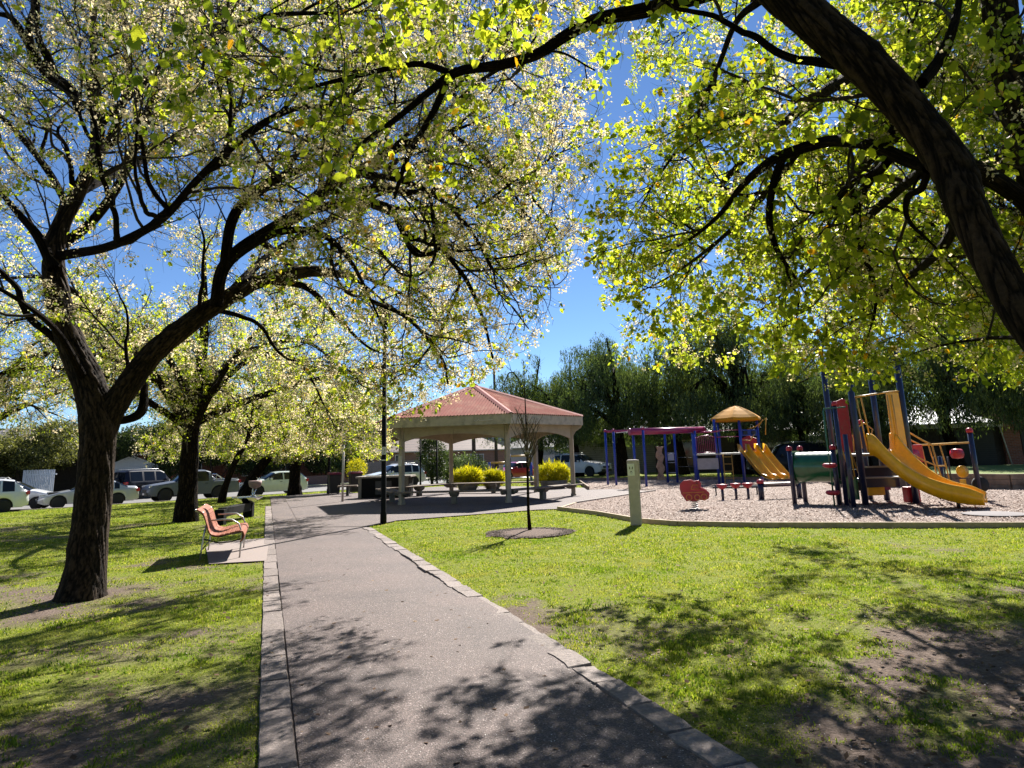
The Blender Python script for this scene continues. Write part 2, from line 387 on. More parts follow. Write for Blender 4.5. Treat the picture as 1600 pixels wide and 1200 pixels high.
# path: parallel edges
LO0, LO1 = gr(403, 1200), gr(415, 800)
RO0, RO1 = gr(1172, 1200), gr(578, 825)
PU = ((LO1-LO0).normalized()+(RO1-RO0).normalized()).normalized()
PN = Vector((PU.y, -PU.x, 0))                    # to the right of the path
def path_pt(side, along, off=0.0):               # along the outer edge line of the kerb
    b = LO0 if side == 'L' else RO0
    return b + PU*along + PN*off
SL, SR = .225, .21                                # kerb strip widths
PATH_END = 40.0
path_poly = [path_pt('L', -12), path_pt('L', PATH_END), path_pt('R', PATH_END), path_pt('R', -12)]
plaza_poly = [gr(470, 826), gr(578, 824), gr(620, 815), gr(720, 807), gr(840, 797.5), gr(872, 796.5), gr(900, 788), gr(1024, 769), gr(960, 764), gr(880, 762), gr(780, 761), gr(690, 761), gr(640, 763), gr(560, 771), gr(525, 765), gr(500, 764), gr(440, 770)]
bark_poly = [gr(872, 797), gr(935, 805.5), gr(1000, 818), gr(1060, 823), gr(1180, 825), gr(1600, 824), Vector((22, 12.3, 0)), Vector((22, 23.4, 0)), Vector((16.6, 24.1, 0)), Vector((15.6, 27, 0)), Vector((14.2, 34, 0)), Vector((10.5, 38.5, 0)), Vector((3.6, 43, 0)), Vector((3.2, 32, 0)), gr(960, 765), gr(1024, 769), gr(900, 788)]
mulch_c = gr(828, 833)
bench_pad = [gr(322, 857), gr(330, 849), gr(421, 842), gr(416, 879), gr(326, 884)]
LT = gr(128, 935)                                # foot of the big left tree
def grassiness(x, y):
    n = fbm(x*1.1, y*1.1, 3, 4); n2 = fbm(x*.35+7, y*.35, 9, 3); n3 = fbm(x*5.5, y*5.5, 21, 3)
    base = .72 + 0*x
    right = x > (-1.6 - .33*(y-8)) + 1.0
    # thin turf under the right hand tree and beside the path
    bare = np.exp(-(((x-4.6)/2.8)**2 + ((y-6.0)/2.2)**2))*.66 + np.exp(-(((x-2.4)/1.6)**2 + ((y-4.2)/1.6)**2))*.44 + np.exp(-(((x-6.5)/2.6)**2 + ((y-4.4)/1.5)**2))*.4
    lush = sstep(7.5, 10, y)*.5
    base = np.where(right, .80 + lush - bare, .66 + .22*sstep(9, 14, y))
    base = base - .55*np.exp(-((x-LT.x)**2+(y-LT.y)**2)/.6)
    ed = np.abs((x-RO0.x)*PN.x + (y-RO0.y)*PN.y)
    base = base - .38*np.exp(-ed/.35)*(n2 > .38)
    g = base + (n-.5)*1.35 + (n2-.5)*.8 + (n3-.5)*1.1
    return np.clip(g, 0, 1)
def hard(x, y):
    r = inpoly(x, y, path_poly) | inpoly(x, y, plaza_poly) | inpoly(x, y, bark_poly) | inpoly(x, y, bench_pad)
    r |= street_d(x, y) > -1.45
    r |= ((x-mulch_c.x)/.95)**2 + ((y-mulch_c.y)/.95)**2 < .8+.4*vnoise(x*3, y*3, 2)
    return r

# ------------------------------------------------------------------ ground sheet
def axis_pts(lo, hi, fine, n):
    t = np.linspace(-1, 1, n); s = np.sinh(t*4.2)/math.sinh(4.2)
    return np.where(s < 0, -s*lo, s*hi)+fine
gx = axis_pts(-420, 420, 0, 380); gy = axis_pts(-60, 700, 3, 420)
GX, GY = np.meshgrid(gx, gy)
GZ = height(GX, GY)
d_ = street_d(GX, GY)
GZ = np.where((d_ > -1.5) & (d_ < 9.2), GZ-.25, GZ)      # dug out under the street
V = np.stack([GX.ravel(), GY.ravel(), GZ.ravel()], 1)
nx, ny = len(gx), len(gy)
ii = (np.arange(ny-1)[:, None]*nx + np.arange(nx-1)[None, :]).ravel()
F = np.stack([ii, ii+1, ii+nx+1, ii+nx], 1)
gmat, nt, b = new_mat('lawn_soil')
an = nt.nodes.new('ShaderNodeAttribute'); an.attribute_name = 'grass'
n1 = noise_node(nt, 3.0, 8, rough=.7); n2 = noise_node(nt, 38, 5, rough=.7); n4 = noise_node(nt, 140, 2)
soil = ramp(nt, n1.outputs['Fac'], [(.3, (.11, .078, .06)), (.55, (.20, .148, .12)), (.75, (.28, .22, .18))])
soil2 = mix(nt, .5, soil.outputs[0], ramp(nt, n2.outputs['Fac'], [(.35, (.05, .036, .03)), (.65, (.27, .21, .18))]).outputs[0])
grn = ramp(nt, n2.outputs['Fac'], [(.25, (.08, .10, .018)), (.5, (.18, .21, .03)), (.75, (.30, .31, .08))])
gf = nt.nodes.new('ShaderNodeMath'); gf.operation = 'ADD'; nt.links.new(an.outputs['Fac'], gf.inputs[0])
sb = nt.nodes.new('ShaderNodeMath'); sb.operation = 'MULTIPLY_ADD'; nt.links.new(n4.outputs['Fac'], sb.inputs[0]); sb.inputs[1].default_value = .9; sb.inputs[2].default_value = -.45
nt.links.new(sb.outputs[0], gf.inputs[1])
gr_f = ramp(nt, gf.outputs[0], [(.35, (0, 0, 0)), (.75, (1, 1, 1))])
nt.links.new(mix(nt, gr_f.outputs[0], soil2, grn.outputs[0]), b.inputs['Base Color'])
b.inputs['Roughness'].default_value = .95; b.inputs['Specular IOR Level'].default_value = .1
bump(nt, b, n2.outputs['Fac'], .9, .04)
gg = grassiness(GX, GY).ravel()
gg = np.where(GY.ravel() > 16, np.maximum(gg, .8*sstep(16, 26, GY.ravel())), gg)
ground = mk_obj('ground', np_mesh('ground', V, [(F, 0)], [gmat], True, {'grass': gg}))
tag(ground, kind='structure')

def sheet(name, poly, z, m, kind='structure', sub=0):
    mb = MB(); mb.add([(p[0], p[1], z) for p in poly], [tuple(range(len(poly)))])
    return mb.build(name, m, kind=kind)
# asphalt
am, nt, b = new_mat('pinkish_asphalt')
n1 = noise_node(nt, 190, 3, rough=.8); n2 = noise_node(nt, .8, 8, rough=.62); n3 = noise_node(nt, 420, 2)
vor = nt.nodes.new('ShaderNodeTexVoronoi'); vor.inputs['Scale'].default_value = 110
tcv = nt.nodes.new('ShaderNodeTexCoord'); nt.links.new(tcv.outputs['Object'], vor.inputs['Vector'])
agg = ramp(nt, vor.outputs['Color'], [(.15, (.06, .045, .041)), (.5, (.108, .077, .071)), (.8, (.148, .108, .10)), (.96, (.40, .34, .32))])
big = ramp(nt, n2.outputs['Fac'], [(.3, (.66, .65, .66)), (.5, (.93, .91, .90)), (.7, (1.08, 1.02, 1.0))])
c = mix(nt, 1.0, agg.outputs[0], big.outputs[0], 'MULTIPLY')
fine = ramp(nt, n1.outputs['Fac'], [(.32, (.62, .62, .62)), (.6, (1.15, 1.15, 1.15))])
c = mix(nt, 1.0, c, fine.outputs[0], 'MULTIPLY')
# hairline cracks
vc = nt.nodes.new('ShaderNodeTexVoronoi'); vc.feature = 'DISTANCE_TO_EDGE'; vc.inputs['Scale'].default_value = .55
nw = noise_node(nt, 2.2, 5); wv = mix(nt, .25, tcv.outputs['Object'], nw.outputs['Color']); nt.links.new(wv, vc.inputs['Vector'])
cr = ramp(nt, vc.outputs['Distance'], [(0.0, (1, 1, 1)), (.006, (0, 0, 0))])
gate = ramp(nt, noise_node(nt, .6, 2).outputs['Fac'], [(.5, (0, 0, 0)), (.6, (.7, .7, .7))])
cf = mix(nt, 1.0, cr.outputs[0], gate.outputs[0], 'MULTIPLY')
c = mix(nt, cf, c, (.05, .04, .036))
nt.links.new(c, b.inputs['Base Color']); b.inputs['Roughness'].default_value = .8
bump(nt, b, vor.outputs['Distance'], .6, .006)
M['asphalt'] = am
pm = plain('pink_concrete', (.25, .20, .18), .85, scale=30, bmp=.15, dirt=((.24, .2, .18), 1.5)); M['pave'] = pm
ipath = [path_pt('L', -12, SL-.012), path_pt('L', PATH_END, SL-.012), path_pt('R', PATH_END, -SR+.14), path_pt('R', -12, -SR+.14)]
# strips following the ground so that nothing floats
def strip(name, a_fn, b_fn, t0, t1, n, dz, m, kind='structure'):
    vs = []
    for i in range(n+1):
        t = t0+(t1-t0)*i/n
        for p in (a_fn(t), b_fn(t)): vs.append((p[0], p[1], hz(p[0], p[1])+dz))
    mb = MB(); mb.add(vs, [(2*i, 2*i+1, 2*i+3, 2*i+2) for i in range(n)], 0, True)
    return mb.build(name, m, kind=kind)
def drape(name, poly, dz, m, cell=.6, kind='structure'):
    """a sheet cut into a grid and laid on the ground"""
    import bmesh
    bm = bmesh.new(); vs = [bm.verts.new((p[0], p[1], 0)) for p in poly]; bm.faces.new(vs)
    xs = [p[0] for p in poly]; ys = [p[1] for p in poly]
    for ax, lo, hi in ((0, min(xs), max(xs)), (1, min(ys), max(ys))):
        k = math.ceil(lo/cell)
        while k*cell < hi:
            co = (k*cell, 0, 0) if ax == 0 else (0, k*cell, 0); no = (1, 0, 0) if ax == 0 else (0, 1, 0)
            bmesh.ops.bisect_plane(bm, geom=bm.verts[:]+bm.edges[:]+bm.faces[:], plane_co=co, plane_no=no); k += 1
    for v in bm.verts: v.co.z = hz(v.co.x, v.co.y)+dz
    bmesh.ops.recalc_face_normals(bm, faces=bm.faces)
    me = bpy.data.meshes.new(name); bm.to_mesh(me); bm.free(); me.materials.append(m)
    if me.polygons[0].normal.z < 0: me.flip_normals()
    o = mk_obj(name, me); o['kind'] = kind; return o
drape('path', ipath, .022, am, .8)
drape('plaza', plaza_poly, .030, am, 1.2)
drape('bench_slab', bench_pad, .026, pm, .8)
# kerb stones either side of the path (fitted one after another)
stone_m, nt, b = new_mat('bluestone')
geo = nt.nodes.new('ShaderNodeNewGeometry')
r1 = ramp(nt, geo.outputs['Random Per Island'], [(0, (.17, .138, .125)), (.5, (.20, .162, .148)), (1, (.25, .205, .188))])
n1 = noise_node(nt, 26, 6, rough=.7); r2 = ramp(nt, n1.outputs['Fac'], [(.3, (.6, .6, .6)), (.7, (1.25, 1.22, 1.2))])
nt.links.new(mix(nt, 1.0, r1.outputs[0], r2.outputs[0], 'MULTIPLY'), b.inputs['Base Color']); b.inputs['Roughness'].default_value = .8
bump(nt, b, n1.outputs['Fac'], .8, .02)
joint = sheet('kerb_bed', [path_pt('L', -12), path_pt('L', 24), path_pt('L', 24, SL), path_pt('L', -12, SL)], .012, plain('joint_soil', (.11, .085, .075), .95, bmp=.3))
joint2 = sheet('kerb_bed', [path_pt('R', -12), path_pt('R', 15), path_pt('R', 15, -SR), path_pt('R', -12, -SR)], .012, joint.data.materials[0])
rnd = random.Random(4)
mb = MB()
for side, w, t1, sgn, l0, l1 in (('L', SL, 24, 1, .45, 1.05), ('R', SR, 14.2, -1, .28, .62)):
    t = -10.0
    while t < t1:
        L = rnd.uniform(l0, l1); g = rnd.uniform(.002, .007); j = lambda a=.012: rnd.uniform(-a, a)
        wide = w + (j(.025) if side == 'R' else j(.008)); h = (.034 if side == 'R' else .029)+rnd.uniform(-.004, .008 if side == 'R' else .003)
        inner = .012 if side == 'L' else 0
        outl = []
        for k in range(5): outl.append((t+g+(L-g*2)*k/4, 0+j(.012 if side == 'R' else .006)))
        for k in range(5): outl.append((t+L-g-(L-g*2)*k/4, wide-.01-inner+j(.012 if side == 'R' else .005)))
        n = len(outl); tilt = j(.01); tx = j(.01)
        bot = [path_pt(side, a, sgn*o) for a, o in outl]
        top = [Vector((p.x, p.y, h + tilt*(o/w-.5) + tx*((a-t)/L-.5))) for p, (a, o) in zip(bot, outl)]
        cx = sum((p for p in top), Vector())/n
        top2 = [cx+(p-cx)*.955 for p in top]
        low = [Vector((p.x, p.y, h-.014)) for p in top]
        base = [Vector((p.x, p.y, -.05)) for p in bot]
        mb.add(base+low+top2, [(i, (i+1) % n, n+(i+1) % n, n+i) for i in range(n)]+[(n+i, n+(i+1) % n, 2*n+(i+1) % n, 2*n+i) for i in range(n)]+[tuple(range(2*n, 3*n))])
        t += L
mb.build('kerb_stones', stone_m, kind='structure')

# ------------------------------------------------------------------ street
road_m = plain('street_asphalt', (.15, .145, .14), .85, scale=40, bmp=.2, dirt=((.20, .19, .18), .5))
def sp(along, d, z=0.0):                        # along the street, d metres beyond the parked cars' line
    u = math.sqrt(.5); return Vector((along*u - d*u, STREET_C + along*u + d*u, z))
RZ = -.46
def sheet_along(name, d0, d1, z, m, a0=-90, a1=160):
    return sheet(name, [sp(a0, d0), sp(a1, d0), sp(a1, d1), sp(a0, d1)], z, m)
sheet_along('road', -1.35, 8.6, RZ, road_m)
kb = MB()
for d0 in (-1.5, 8.6): kb.bar(sp(-90, d0+.075, RZ+.055), sp(160, d0+.075, RZ+.055), .15, .16)
kb.build('kerb', M['concrete'], kind='structure')
sheet_along('pavement', 9.9, 11.4, -.318, M['concrete'])
sheet_along('grass_verge', 8.75, 9.9, -.322, plain('verge_grass', (.09, .12, .02), .95, scale=12, var=.4, bmp=.6))
sheet_along('front_gardens', 11.4, 16, -.326, plain('garden_soil', (.07, .06, .03), .95, scale=4, var=.4, bmp=.6))

# ------------------------------------------------------------------ playground surface
bk_m, nt, b = new_mat('bark_mulch')
n1 = noise_node(nt, 26, 6, rough=.8); n2 = noise_node(nt, .8, 4)
r1 = ramp(nt, n1.outputs['Fac'], [(.3, (.09, .06, .045)), (.5, (.27, .195, .16)), (.7, (.46, .37, .31))])
r2 = ramp(nt, n2.outputs['Fac'], [(.35, (.8, .78, .76)), (.65, (1.1, 1.08, 1.06))])
nt.links.new(mix(nt, 1.0, r1.outputs[0], r2.outputs[0], 'MULTIPLY'), b.inputs['Base Color']); b.inputs['Roughness'].default_value = .9
bump(nt, b, n1.outputs['Fac'], 1.0, .05)
drape('playground_bark', bark_poly, .036, bk_m, 1.0)
def edging(name, pts, w=.07, h=.15, z=.075, m=None):
    e = MB()
    for a, c2 in zip(pts[:-1], pts[1:]):
        a, c2 = Vector(a), Vector(c2); zz = Vector((0, 0, z))
        e.bar(a+zz+Vector((0, 0, hz(a.x, a.y))), c2+zz+Vector((0, 0, hz(c2.x, c2.y))), w, h)
    return e.build(name, m or M['edging'], kind='structure', bevel=.008)
edging('timber_edging', bark_poly[0:7], h=.13, z=.045)
edging('timber_edging', [bark_poly[-1], bark_poly[0]], h=.08, z=.03)
edging('timber_edging', [bark_poly[-1], bark_poly[-2]], h=.10, z=.035, m=M['concrete'])
edging('timber_edging', [Vector((3.2, 32, 0)), Vector((3.6, 43, 0)), Vector((10.5, 38.5, 0)), Vector((14.2, 34, 0)), Vector((15.6, 27.05, 0))], h=.2, z=.08, m=M['sleeper'])
# raised lawn held by a low sleeper wall
rw = MB()
rwp = [Vector((12.6, 28.2, 0)), Vector((15.6, 26.2, 0)), Vector((16.7, 24.2, 0)), Vector((26, 23.2, 0))]
for k in range(3):
    for a, c2 in zip(rwp[:-1], rwp[1:]):
        u = (c2-a).normalized()*.004; rw.bar(a+u+Vector((0, 0, .07+.185*k)), c2-u+Vector((0, 0, .07+.185*k)), .12, .178)
wall = rw.build('retaining_wall', M['sleeper'], bevel=.01); tag(wall, 'low dark timber sleeper wall holding up the lawn behind the playground', 'wall')
# grass on top, level with the wall's top, sloping back into the ground
rl = MB(); back = [Vector((14.5, 34, .52)), Vector((19, 33, .55)), Vector((40, 31, .55))]
fr_ = [p+Vector((0, .07, .52)) for p in rwp]
rl.add([fr_[0], fr_[1], fr_[2], fr_[3], back[2], back[1], back[0]], [(0, 1, 5, 6), (1, 2, 4, 5), (2, 3, 4)])
raised = rl.build('raised_lawn', plain('raised_lawn_grass', (.12, .17, .02), .95, scale=14, var=.5, bmp=.8), kind='structure')
mulch = MB(); ring = []
for k in range(36):
    a = 2*math.pi*k/36; r = .93*(1+.12*rnd.uniform(-1, 1)); ring.append((mulch_c.x+r*math.cos(a)*1.05, mulch_c.y+r*math.sin(a), .012))
mulch.add(ring+[(mulch_c.x, mulch_c.y, .05)], [(k, (k+1) % 36, 36) for k in range(36)], 0, True)
mulch.build('mulch_ring', plain('dark_mulch', (.12, .075, .055), .95, scale=25, var=.5, bmp=1.0), kind='structure')
# worn rubber mat patch at the foot of the yellow slide
mt = MB(); cc = gr(1555, 806); mt.lathe([(.0, .055), (.6, .055), (.66, .045)], (cc.x, cc.y, 0), 24); 
mt.build('landing_mat', plain('grey_rubber_mat', (.17, .15, .15), .9, bmp=.2), kind='structure')

# ------------------------------------------------------------------ scattered growth (stuff)
def blades(name, m, N, y0, y1, hfun, seed, keep, wscale=1.0, lean=.5, xr=.86):
    r = np.random.default_rng(seed)
    Y = np.exp(r.uniform(math.log(y0), math.log(y1), N)); X = r.uniform(-xr, xr, N)*Y + r.uniform(-.4, .4, N)
    k = keep(X, Y, r); X, Y = X[k], Y[k]; n = len(X)
    Z = height(X, Y); H = hfun(X, Y, r); W = (.0020+.00048*Y)*wscale*r.uniform(.7, 1.3, n)
    a = r.uniform(0, 2*math.pi, n); lx, ly = np.cos(a), np.sin(a); ln = r.uniform(.1, 1, n)*lean
    t = r.uniform(0, 2*math.pi, n); sx, sy = np.cos(t), np.sin(t)
    B = np.stack([X, Y, Z-.004], 1); S = np.stack([sx*W, sy*W, 0*W], 1)
    tip = B + np.stack([lx*H*ln, ly*H*ln, H], 1); mid = B + np.stack([lx*H*ln*.3, ly*H*ln*.3, H*.55], 1)
    V = np.stack([B-S, B+S, mid+S*.8, tip, mid-S*.8], 1).reshape(-1, 3)
    F = (np.arange(n)[:, None]*5 + np.arange(5)[None, :])
    o = mk_obj(name, np_mesh(name, V, [(F, 0)], [m])); return tag(o, kind='stuff')
def keep_grass(X, Y, r):
    g = grassiness(X, Y)
    tuft = vnoise(X*9, Y*9, 31)
    return (~hard(X, Y)) & (r.uniform(0, 1, len(X)) < np.clip((g-.22)*1.5, 0, 1)*(.25+.9*tuft)) & (street_d(X, Y) < -1.7)
def h_grass(X, Y, r):
    g = grassiness(X, Y); return (.009+.024*g*vnoise(X*3.3, Y*3.3, 8)**1.3 + .004*(Y > 12)) * r.uniform(.6, 1.25, len(X)) * (1+.012*Y)
lawn = blades('lawn_grass', M['grass'], 1150000, 2.3, 48, h_grass, 5, keep_grass)
tag(lawn, 'patchy green lawn grass around the path and playground', 'grass')
def keep_tuft(X, Y, r):
    return keep_grass(X, Y, r) & (vnoise(X*2.3+4, Y*2.3, 41) > .60) & (vnoise(X*7, Y*7, 43) > .5)
tufts = blades('lawn_tufts', M['grass_dark'], 260000, 2.3, 26, lambda X, Y, r: .018+.035*r.uniform(0, 1, len(X))*vnoise(X*7, Y*7, 43), 15, keep_tuft, 1.2, .8)
tag(tufts, 'darker taller tufts growing through the lawn', 'grass tufts')
def scatter_quads(name, m, N, y0, y1, size, seed, keep, zoff=.01, tilt=.5, asp=.5, xr=.86, label=None, cat=None, zf=None):
    r = np.random.default_rng(seed)
    Y = np.exp(r.uniform(math.log(y0), math.log(y1), N)); X = r.uniform(-xr, xr, N)*Y
    k = keep(X, Y, r); X, Y = X[k], Y[k]; n = len(X)
    Z = height(X, Y)+zoff; a = r.uniform(0, 2*math.pi, n); L = size*r.uniform(.5, 1.4, n); W = L*asp*r.uniform(.6, 1.3, n)
    U = np.stack([np.cos(a), np.sin(a), r.uniform(-tilt, tilt, n)], 1); Vv = np.stack([-np.sin(a), np.cos(a), r.uniform(-tilt, tilt, n)], 1)
    C = np.stack([X, Y, Z+L*tilt*.5], 1)
    V = np.stack([C-U*L[:, None]/2, C-Vv*W[:, None]/2, C+U*L[:, None]/2, C+Vv*W[:, None]/2], 1).reshape(-1, 3)
    F = np.arange(n)[:, None]*4+np.arange(4)[None, :]
    o = mk_obj(name, np_mesh(name, V, [(F, 0)], [m])); return tag(o, label, cat, kind='stuff')
scatter_quads('bark_chips', M['bark_chip'], 260000, 12, 44, .055, 8, lambda X, Y, r: inpoly(X, Y, bark_poly), .036, .45, .45, label='pale bark chips covering the playground', cat='bark chips')
scatter_quads('fallen_leaves', M['dead_leaf'], 16000, 2.4, 18, .05, 9, lambda X, Y, r: (r.uniform(0, 1, len(X)) < np.where(hard(X, Y), .09, .15+.85*np.exp(-((X-5.5)/3)**2-((Y-6.5)/2.5)**2))), .012, .35, .6, label='brown fallen leaves strewn over the lawn', cat='leaf litter')
scatter_quads('fallen_petals', M['petal'], 6000, 2.4, 22, .009, 10, lambda X, Y, r: ~inpoly(X, Y, bark_poly) & (r.uniform(0, 1, len(X)) < .6), .028, .3, .8, label='white fallen petals dotted over the path and grass', cat='petals')
scatter_quads('mulch_chips', M['mulch_chip'], 500000, 12, 18.5, .04, 12, lambda X, Y, r: ((X-mulch_c.x)**2+(Y-mulch_c.y)**2 < .9), .02, .4, .5, label='dark mulch chips around the sapling', cat='mulch')
# ------------------------------------------------------------------ the hexagonal shelter
PVC = Vector((-1.65, 28.6, 0)); PVR = 3.9; PVA = math.radians(-10)
_a, _d = gr(625, 791), gr(897, 775)
def hexp(k, r, z=0.0): a = PVA + math.radians(60*k); return Vector((r*math.cos(a), r*math.sin(a), z))
pv = thing('park_shelter', 'hexagonal open shelter with a red corrugated roof standing on the paved area', 'shelter', PVC)
COLH, FAS0, FAS1, APX, OV = 2.86, 2.73, 3.09, 4.50, PVR+.50
M['roof_red'] = plain('red_corrugated_steel', (.24, .068, .05), .9, 0, var=.16, scale=3, dirt=((.33, .17, .12), 1.6), spec=.15, bmp=0)
M['roof_cap'] = plain('red_ridge_cap', (.34, .09, .075), .8, 0, var=.08)
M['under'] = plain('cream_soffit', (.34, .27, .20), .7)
for k in range(6):
    c = MB(); p = hexp(k, PVR)
    R_ = Matrix.Rotation(PVA+math.radians(60*k), 3, 'Z')
    c.box((p.x, p.y, COLH/2), (.16, .16, COLH), R_); c.box((p.x, p.y, .06), (.20, .20, .12), R_)
    co = c.build('column', M['cream'], pv, bevel=.008)
    # curved knee braces along both eaves
    for s_ in (-1, 1):
        q = hexp(k+s_, PVR); u = (q-p).normalized(); prof = []
        for i in range(9):
            t = i/8*math.pi/2; prof.append((.08+.75*(1-math.cos(t)) if i else .08, 0))
        poly = [(.082, 2.66), (1.945, 2.66), (1.945, 2.47)] + [(1.945-1.863*i/8, 2.47-.24*(i/8)**2.4) for i in range(1, 9)]
        b_ = MB(); b_.prism(poly, (p.x, p.y, 0), u, (0, 0, 1), u.cross(Vector((0, 0, 1))), .06); b_.build('valance', M['cream'], pv)
    nrm = (hexp(k, 1)+hexp(k+1, 1)).normalized()
    be = MB(); a, b2 = hexp(k, PVR, 2.755), hexp(k+1, PVR, 2.755); be.bar(a, b2, .09, .19); be.build('eaves_beam', M['cream'], pv)
    # outward bracket carrying the corner of the roof
    br = MB(); br.prism([(0.082, 2.73), (.46, 2.73), (.40, 2.62), (.20, 2.50), (.10, 2.35), (.082, 2.2)], (p.x, p.y, 0), p.normalized(), (0, 0, 1), p.normalized().cross(Vector((0, 0, 1))), .06)
    br.build('bracket', M['cream'], pv)
    f = MB(); a, b2 = hexp(k, OV), hexp(k+1, OV); n2 = nrm*.02
    f.add([a+Vector((0, 0, FAS0)), b2+Vector((0, 0, FAS0)), b2+Vector((0, 0, FAS1)), a+Vector((0, 0, FAS1)), a-n2*1.5+Vector((0, 0, FAS0)), b2-n2*1.5+Vector((0, 0, FAS0)), b2-n2*1.5+Vector((0, 0, FAS1)), a-n2*1.5+Vector((0, 0, FAS1))],
          [(0, 1, 2, 3), (4, 7, 6, 5), (0, 4, 5, 1), (3, 2, 6, 7)])
    f.build('fascia', M['fascia'], pv)
    # corrugated sheet running up the slope
    ap = Vector((0, 0, APX)); mid = (a+b2)/2+Vector((0, 0, FAS1)); up = (ap-mid); sl = up.length; upn = up.normalized(); ed = (b2-a).normalized(); half = (b2-a).length/2; nn = ed.cross(upn).normalized()
    if nn.z < 0: nn = -nn
    N = int(2*half/.12)*4; rows = []
    for i in range(N+1):
        u_ = -half+2*half*i/N; wv = .028*math.sin(i/4*2*math.pi); v_ = sl*(1-abs(u_)/half)
        base = mid+ed*u_+nn*wv-upn*.03*(abs(u_) < half*.98); rows.append([base, mid+ed*u_+upn*v_*.5+nn*wv, mid+ed*u_+upn*v_+nn*wv*.3])
    r_ = MB(); r_.loft(rows, smooth=True); r_.build('roof_sheet', M['roof_red'], pv)
    # boarded lining under the sheet
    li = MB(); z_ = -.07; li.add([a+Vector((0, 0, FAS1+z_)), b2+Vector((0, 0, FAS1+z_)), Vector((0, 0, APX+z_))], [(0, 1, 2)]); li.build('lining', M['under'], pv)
    cap = MB(); q1 = hexp(k, OV+.02, FAS1+.02); cap_u = (ap-q1).normalized(); sd = cap_u.cross(Vector((0, 0, 1))).normalized()
    cap.loft([[q+sd*.13-Vector((0, 0, .035)), q+sd*.03+Vector((0, 0, .022)), q-sd*.03+Vector((0, 0, .022)), q-sd*.13-Vector((0, 0, .035))] for q in (q1, ap+Vector((0, 0, .03)))], smooth=False)
    cap.build('ridge_cap', M['roof_cap'], pv)
    raf = MB(); raf.bar(hexp(k, PVR, 2.92), Vector((0, 0, APX-.13)), .07, .16); raf.build('rafter', M['cream'], pv)
fin = MB(); fin.lathe([(.16, 0), (.12, .06), (.03, .10), (0, .11)], (0, 0, APX), 12); fin.build('roof_cap', M['roof_cap'], pv)
pn = MB(); p = hexp(4, PVR+.085); R_ = Matrix.Rotation(PVA+math.radians(240), 3, 'Z')
pn.box((p.x, p.y, 1.55), (.012, .19, .36), R_)
pn.build('notice', M['off_white'], pv)
# a scrawl of white paint on the fascia
sc_ = MB(); a, b2 = hexp(4, OV+.004), hexp(5, OV+.004); e_ = (b2-a).normalized(); nr_ = (hexp(4, 1)+hexp(5, 1)).normalized()*.005
pts = [a.lerp(b2, t)+Vector((0, 0, z))+nr_ for t, z in ((.70, 2.88), (.715, 2.85), (.73, 2.90), (.735, 2.94), (.74, 2.87), (.76, 2.875), (.80, 2.88), (.85, 2.895))]
sc_.tube(pts, .007, 5); sc_.build('paint_mark', M['white'], pv)

# benches running between the columns, each on its concrete pedestals
def ring_bench(k, label, ext0=0.0, ext1=0.0, group='benches around the shelter'):
    a, b2 = hexp(k, PVR), hexp(k+1, PVR); mid = (a+b2)/2; e = (b2-a).normalized(); L = (b2-a).length
    t = thing('shelter_bench', label, 'bench', PVC+mid, math.atan2(e.y, e.x), group)
    for j in range(3):
        s = MB(); y = -.21+.0+j*.145; 
        segs = ((-L/2-ext0+.1, L/2+ext1-.1),) if j == 0 or j == 2 else ((-L/2+.1, L/2-.1),)
        for s0, s1 in segs: s.box(((s0+s1)/2, y-.07 if j == 0 else y+.07 if j == 2 else y, .455), (s1-s0, .135, .05))
        s.build('slat', M['seat_timber'], t, bevel=.008)
    for x in (0,):
        pd = MB(); pd.box((x, 0, .14), (.19, .19, .28)); pd.prism([(-.11, .28), (.11, .28), (.22, .36), (.22, .425), (-.22, .425), (-.22, .36)], (x, 0, 0), (0, 1, 0), (0, 0, 1), (1, 0, 0), .26); pd.build('pedestal', M['concrete_dark'], t, bevel=.01)
    for x in (-L/2+.18, L/2-.18):
        pd = MB(); pd.prism([(-.05, .30), (.05, .30), (.25, .38), (.25, .425), (-.25, .425), (-.25, .38)], (x, 0, 0), (0, 1, 0), (0, 0, 1), (1, 0, 0), .12); pd.build('bearer', M['concrete_dark'], t)
    return t
ring_bench(3, 'slatted bench on the left side of the shelter, seen nearly end on')
ring_bench(4, 'slatted bench across the near side of the shelter behind the lamp post', .25, .1)
ring_bench(5, 'slatted bench on the near right side of the shelter, its end in sunshine', .0, .35)
ring_bench(1, 'slatted bench across the far side of the shelter before the yellow bushes')
ring_bench(2, 'slatted bench on the far left side of the shelter, sunlit seat')

# ------------------------------------------------------------------ houses and fences
def P2(px, Y): v = at(px, 700, Y); return Vector((v.x, Y, 0))
M['brick'] = brick_mat('red_brick', (.20, .095, .07), (.28, .13, .09), (.30, .27, .24))
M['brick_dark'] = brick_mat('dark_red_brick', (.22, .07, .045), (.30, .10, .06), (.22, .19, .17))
M['tile'] = stripe_mat('terracotta_tiles', (.15, .085, .07), (.06, .035, .03), .32, 'Z', .25)
M['tile_grey'] = stripe_mat('grey_roof_tiles', (.16, .15, .15), (.06, .06, .06), .16, 'Z', .25)
M['weatherboard'] = stripe_mat('pale_weatherboard', (.42, .42, .40), (.13, .13, .12), .17, 'Z', .13)
M['weatherboard_dark'] = stripe_mat('dark_weatherboard', (.075, .07, .065), (.02, .02, .02), .17, 'Z', .15)
M['iron_roof'] = stripe_mat('pale_steel_roof', (.42, .45, .48), (.30, .32, .34), .09, 'X', .3, .35)
M['roller'] = stripe_mat('dark_roller_door', (.018, .016, .016), (.008, .008, .008), .11, 'Z', .2, .5)
M['window'] = glass_mat('house_glass', (.03, .035, .04))
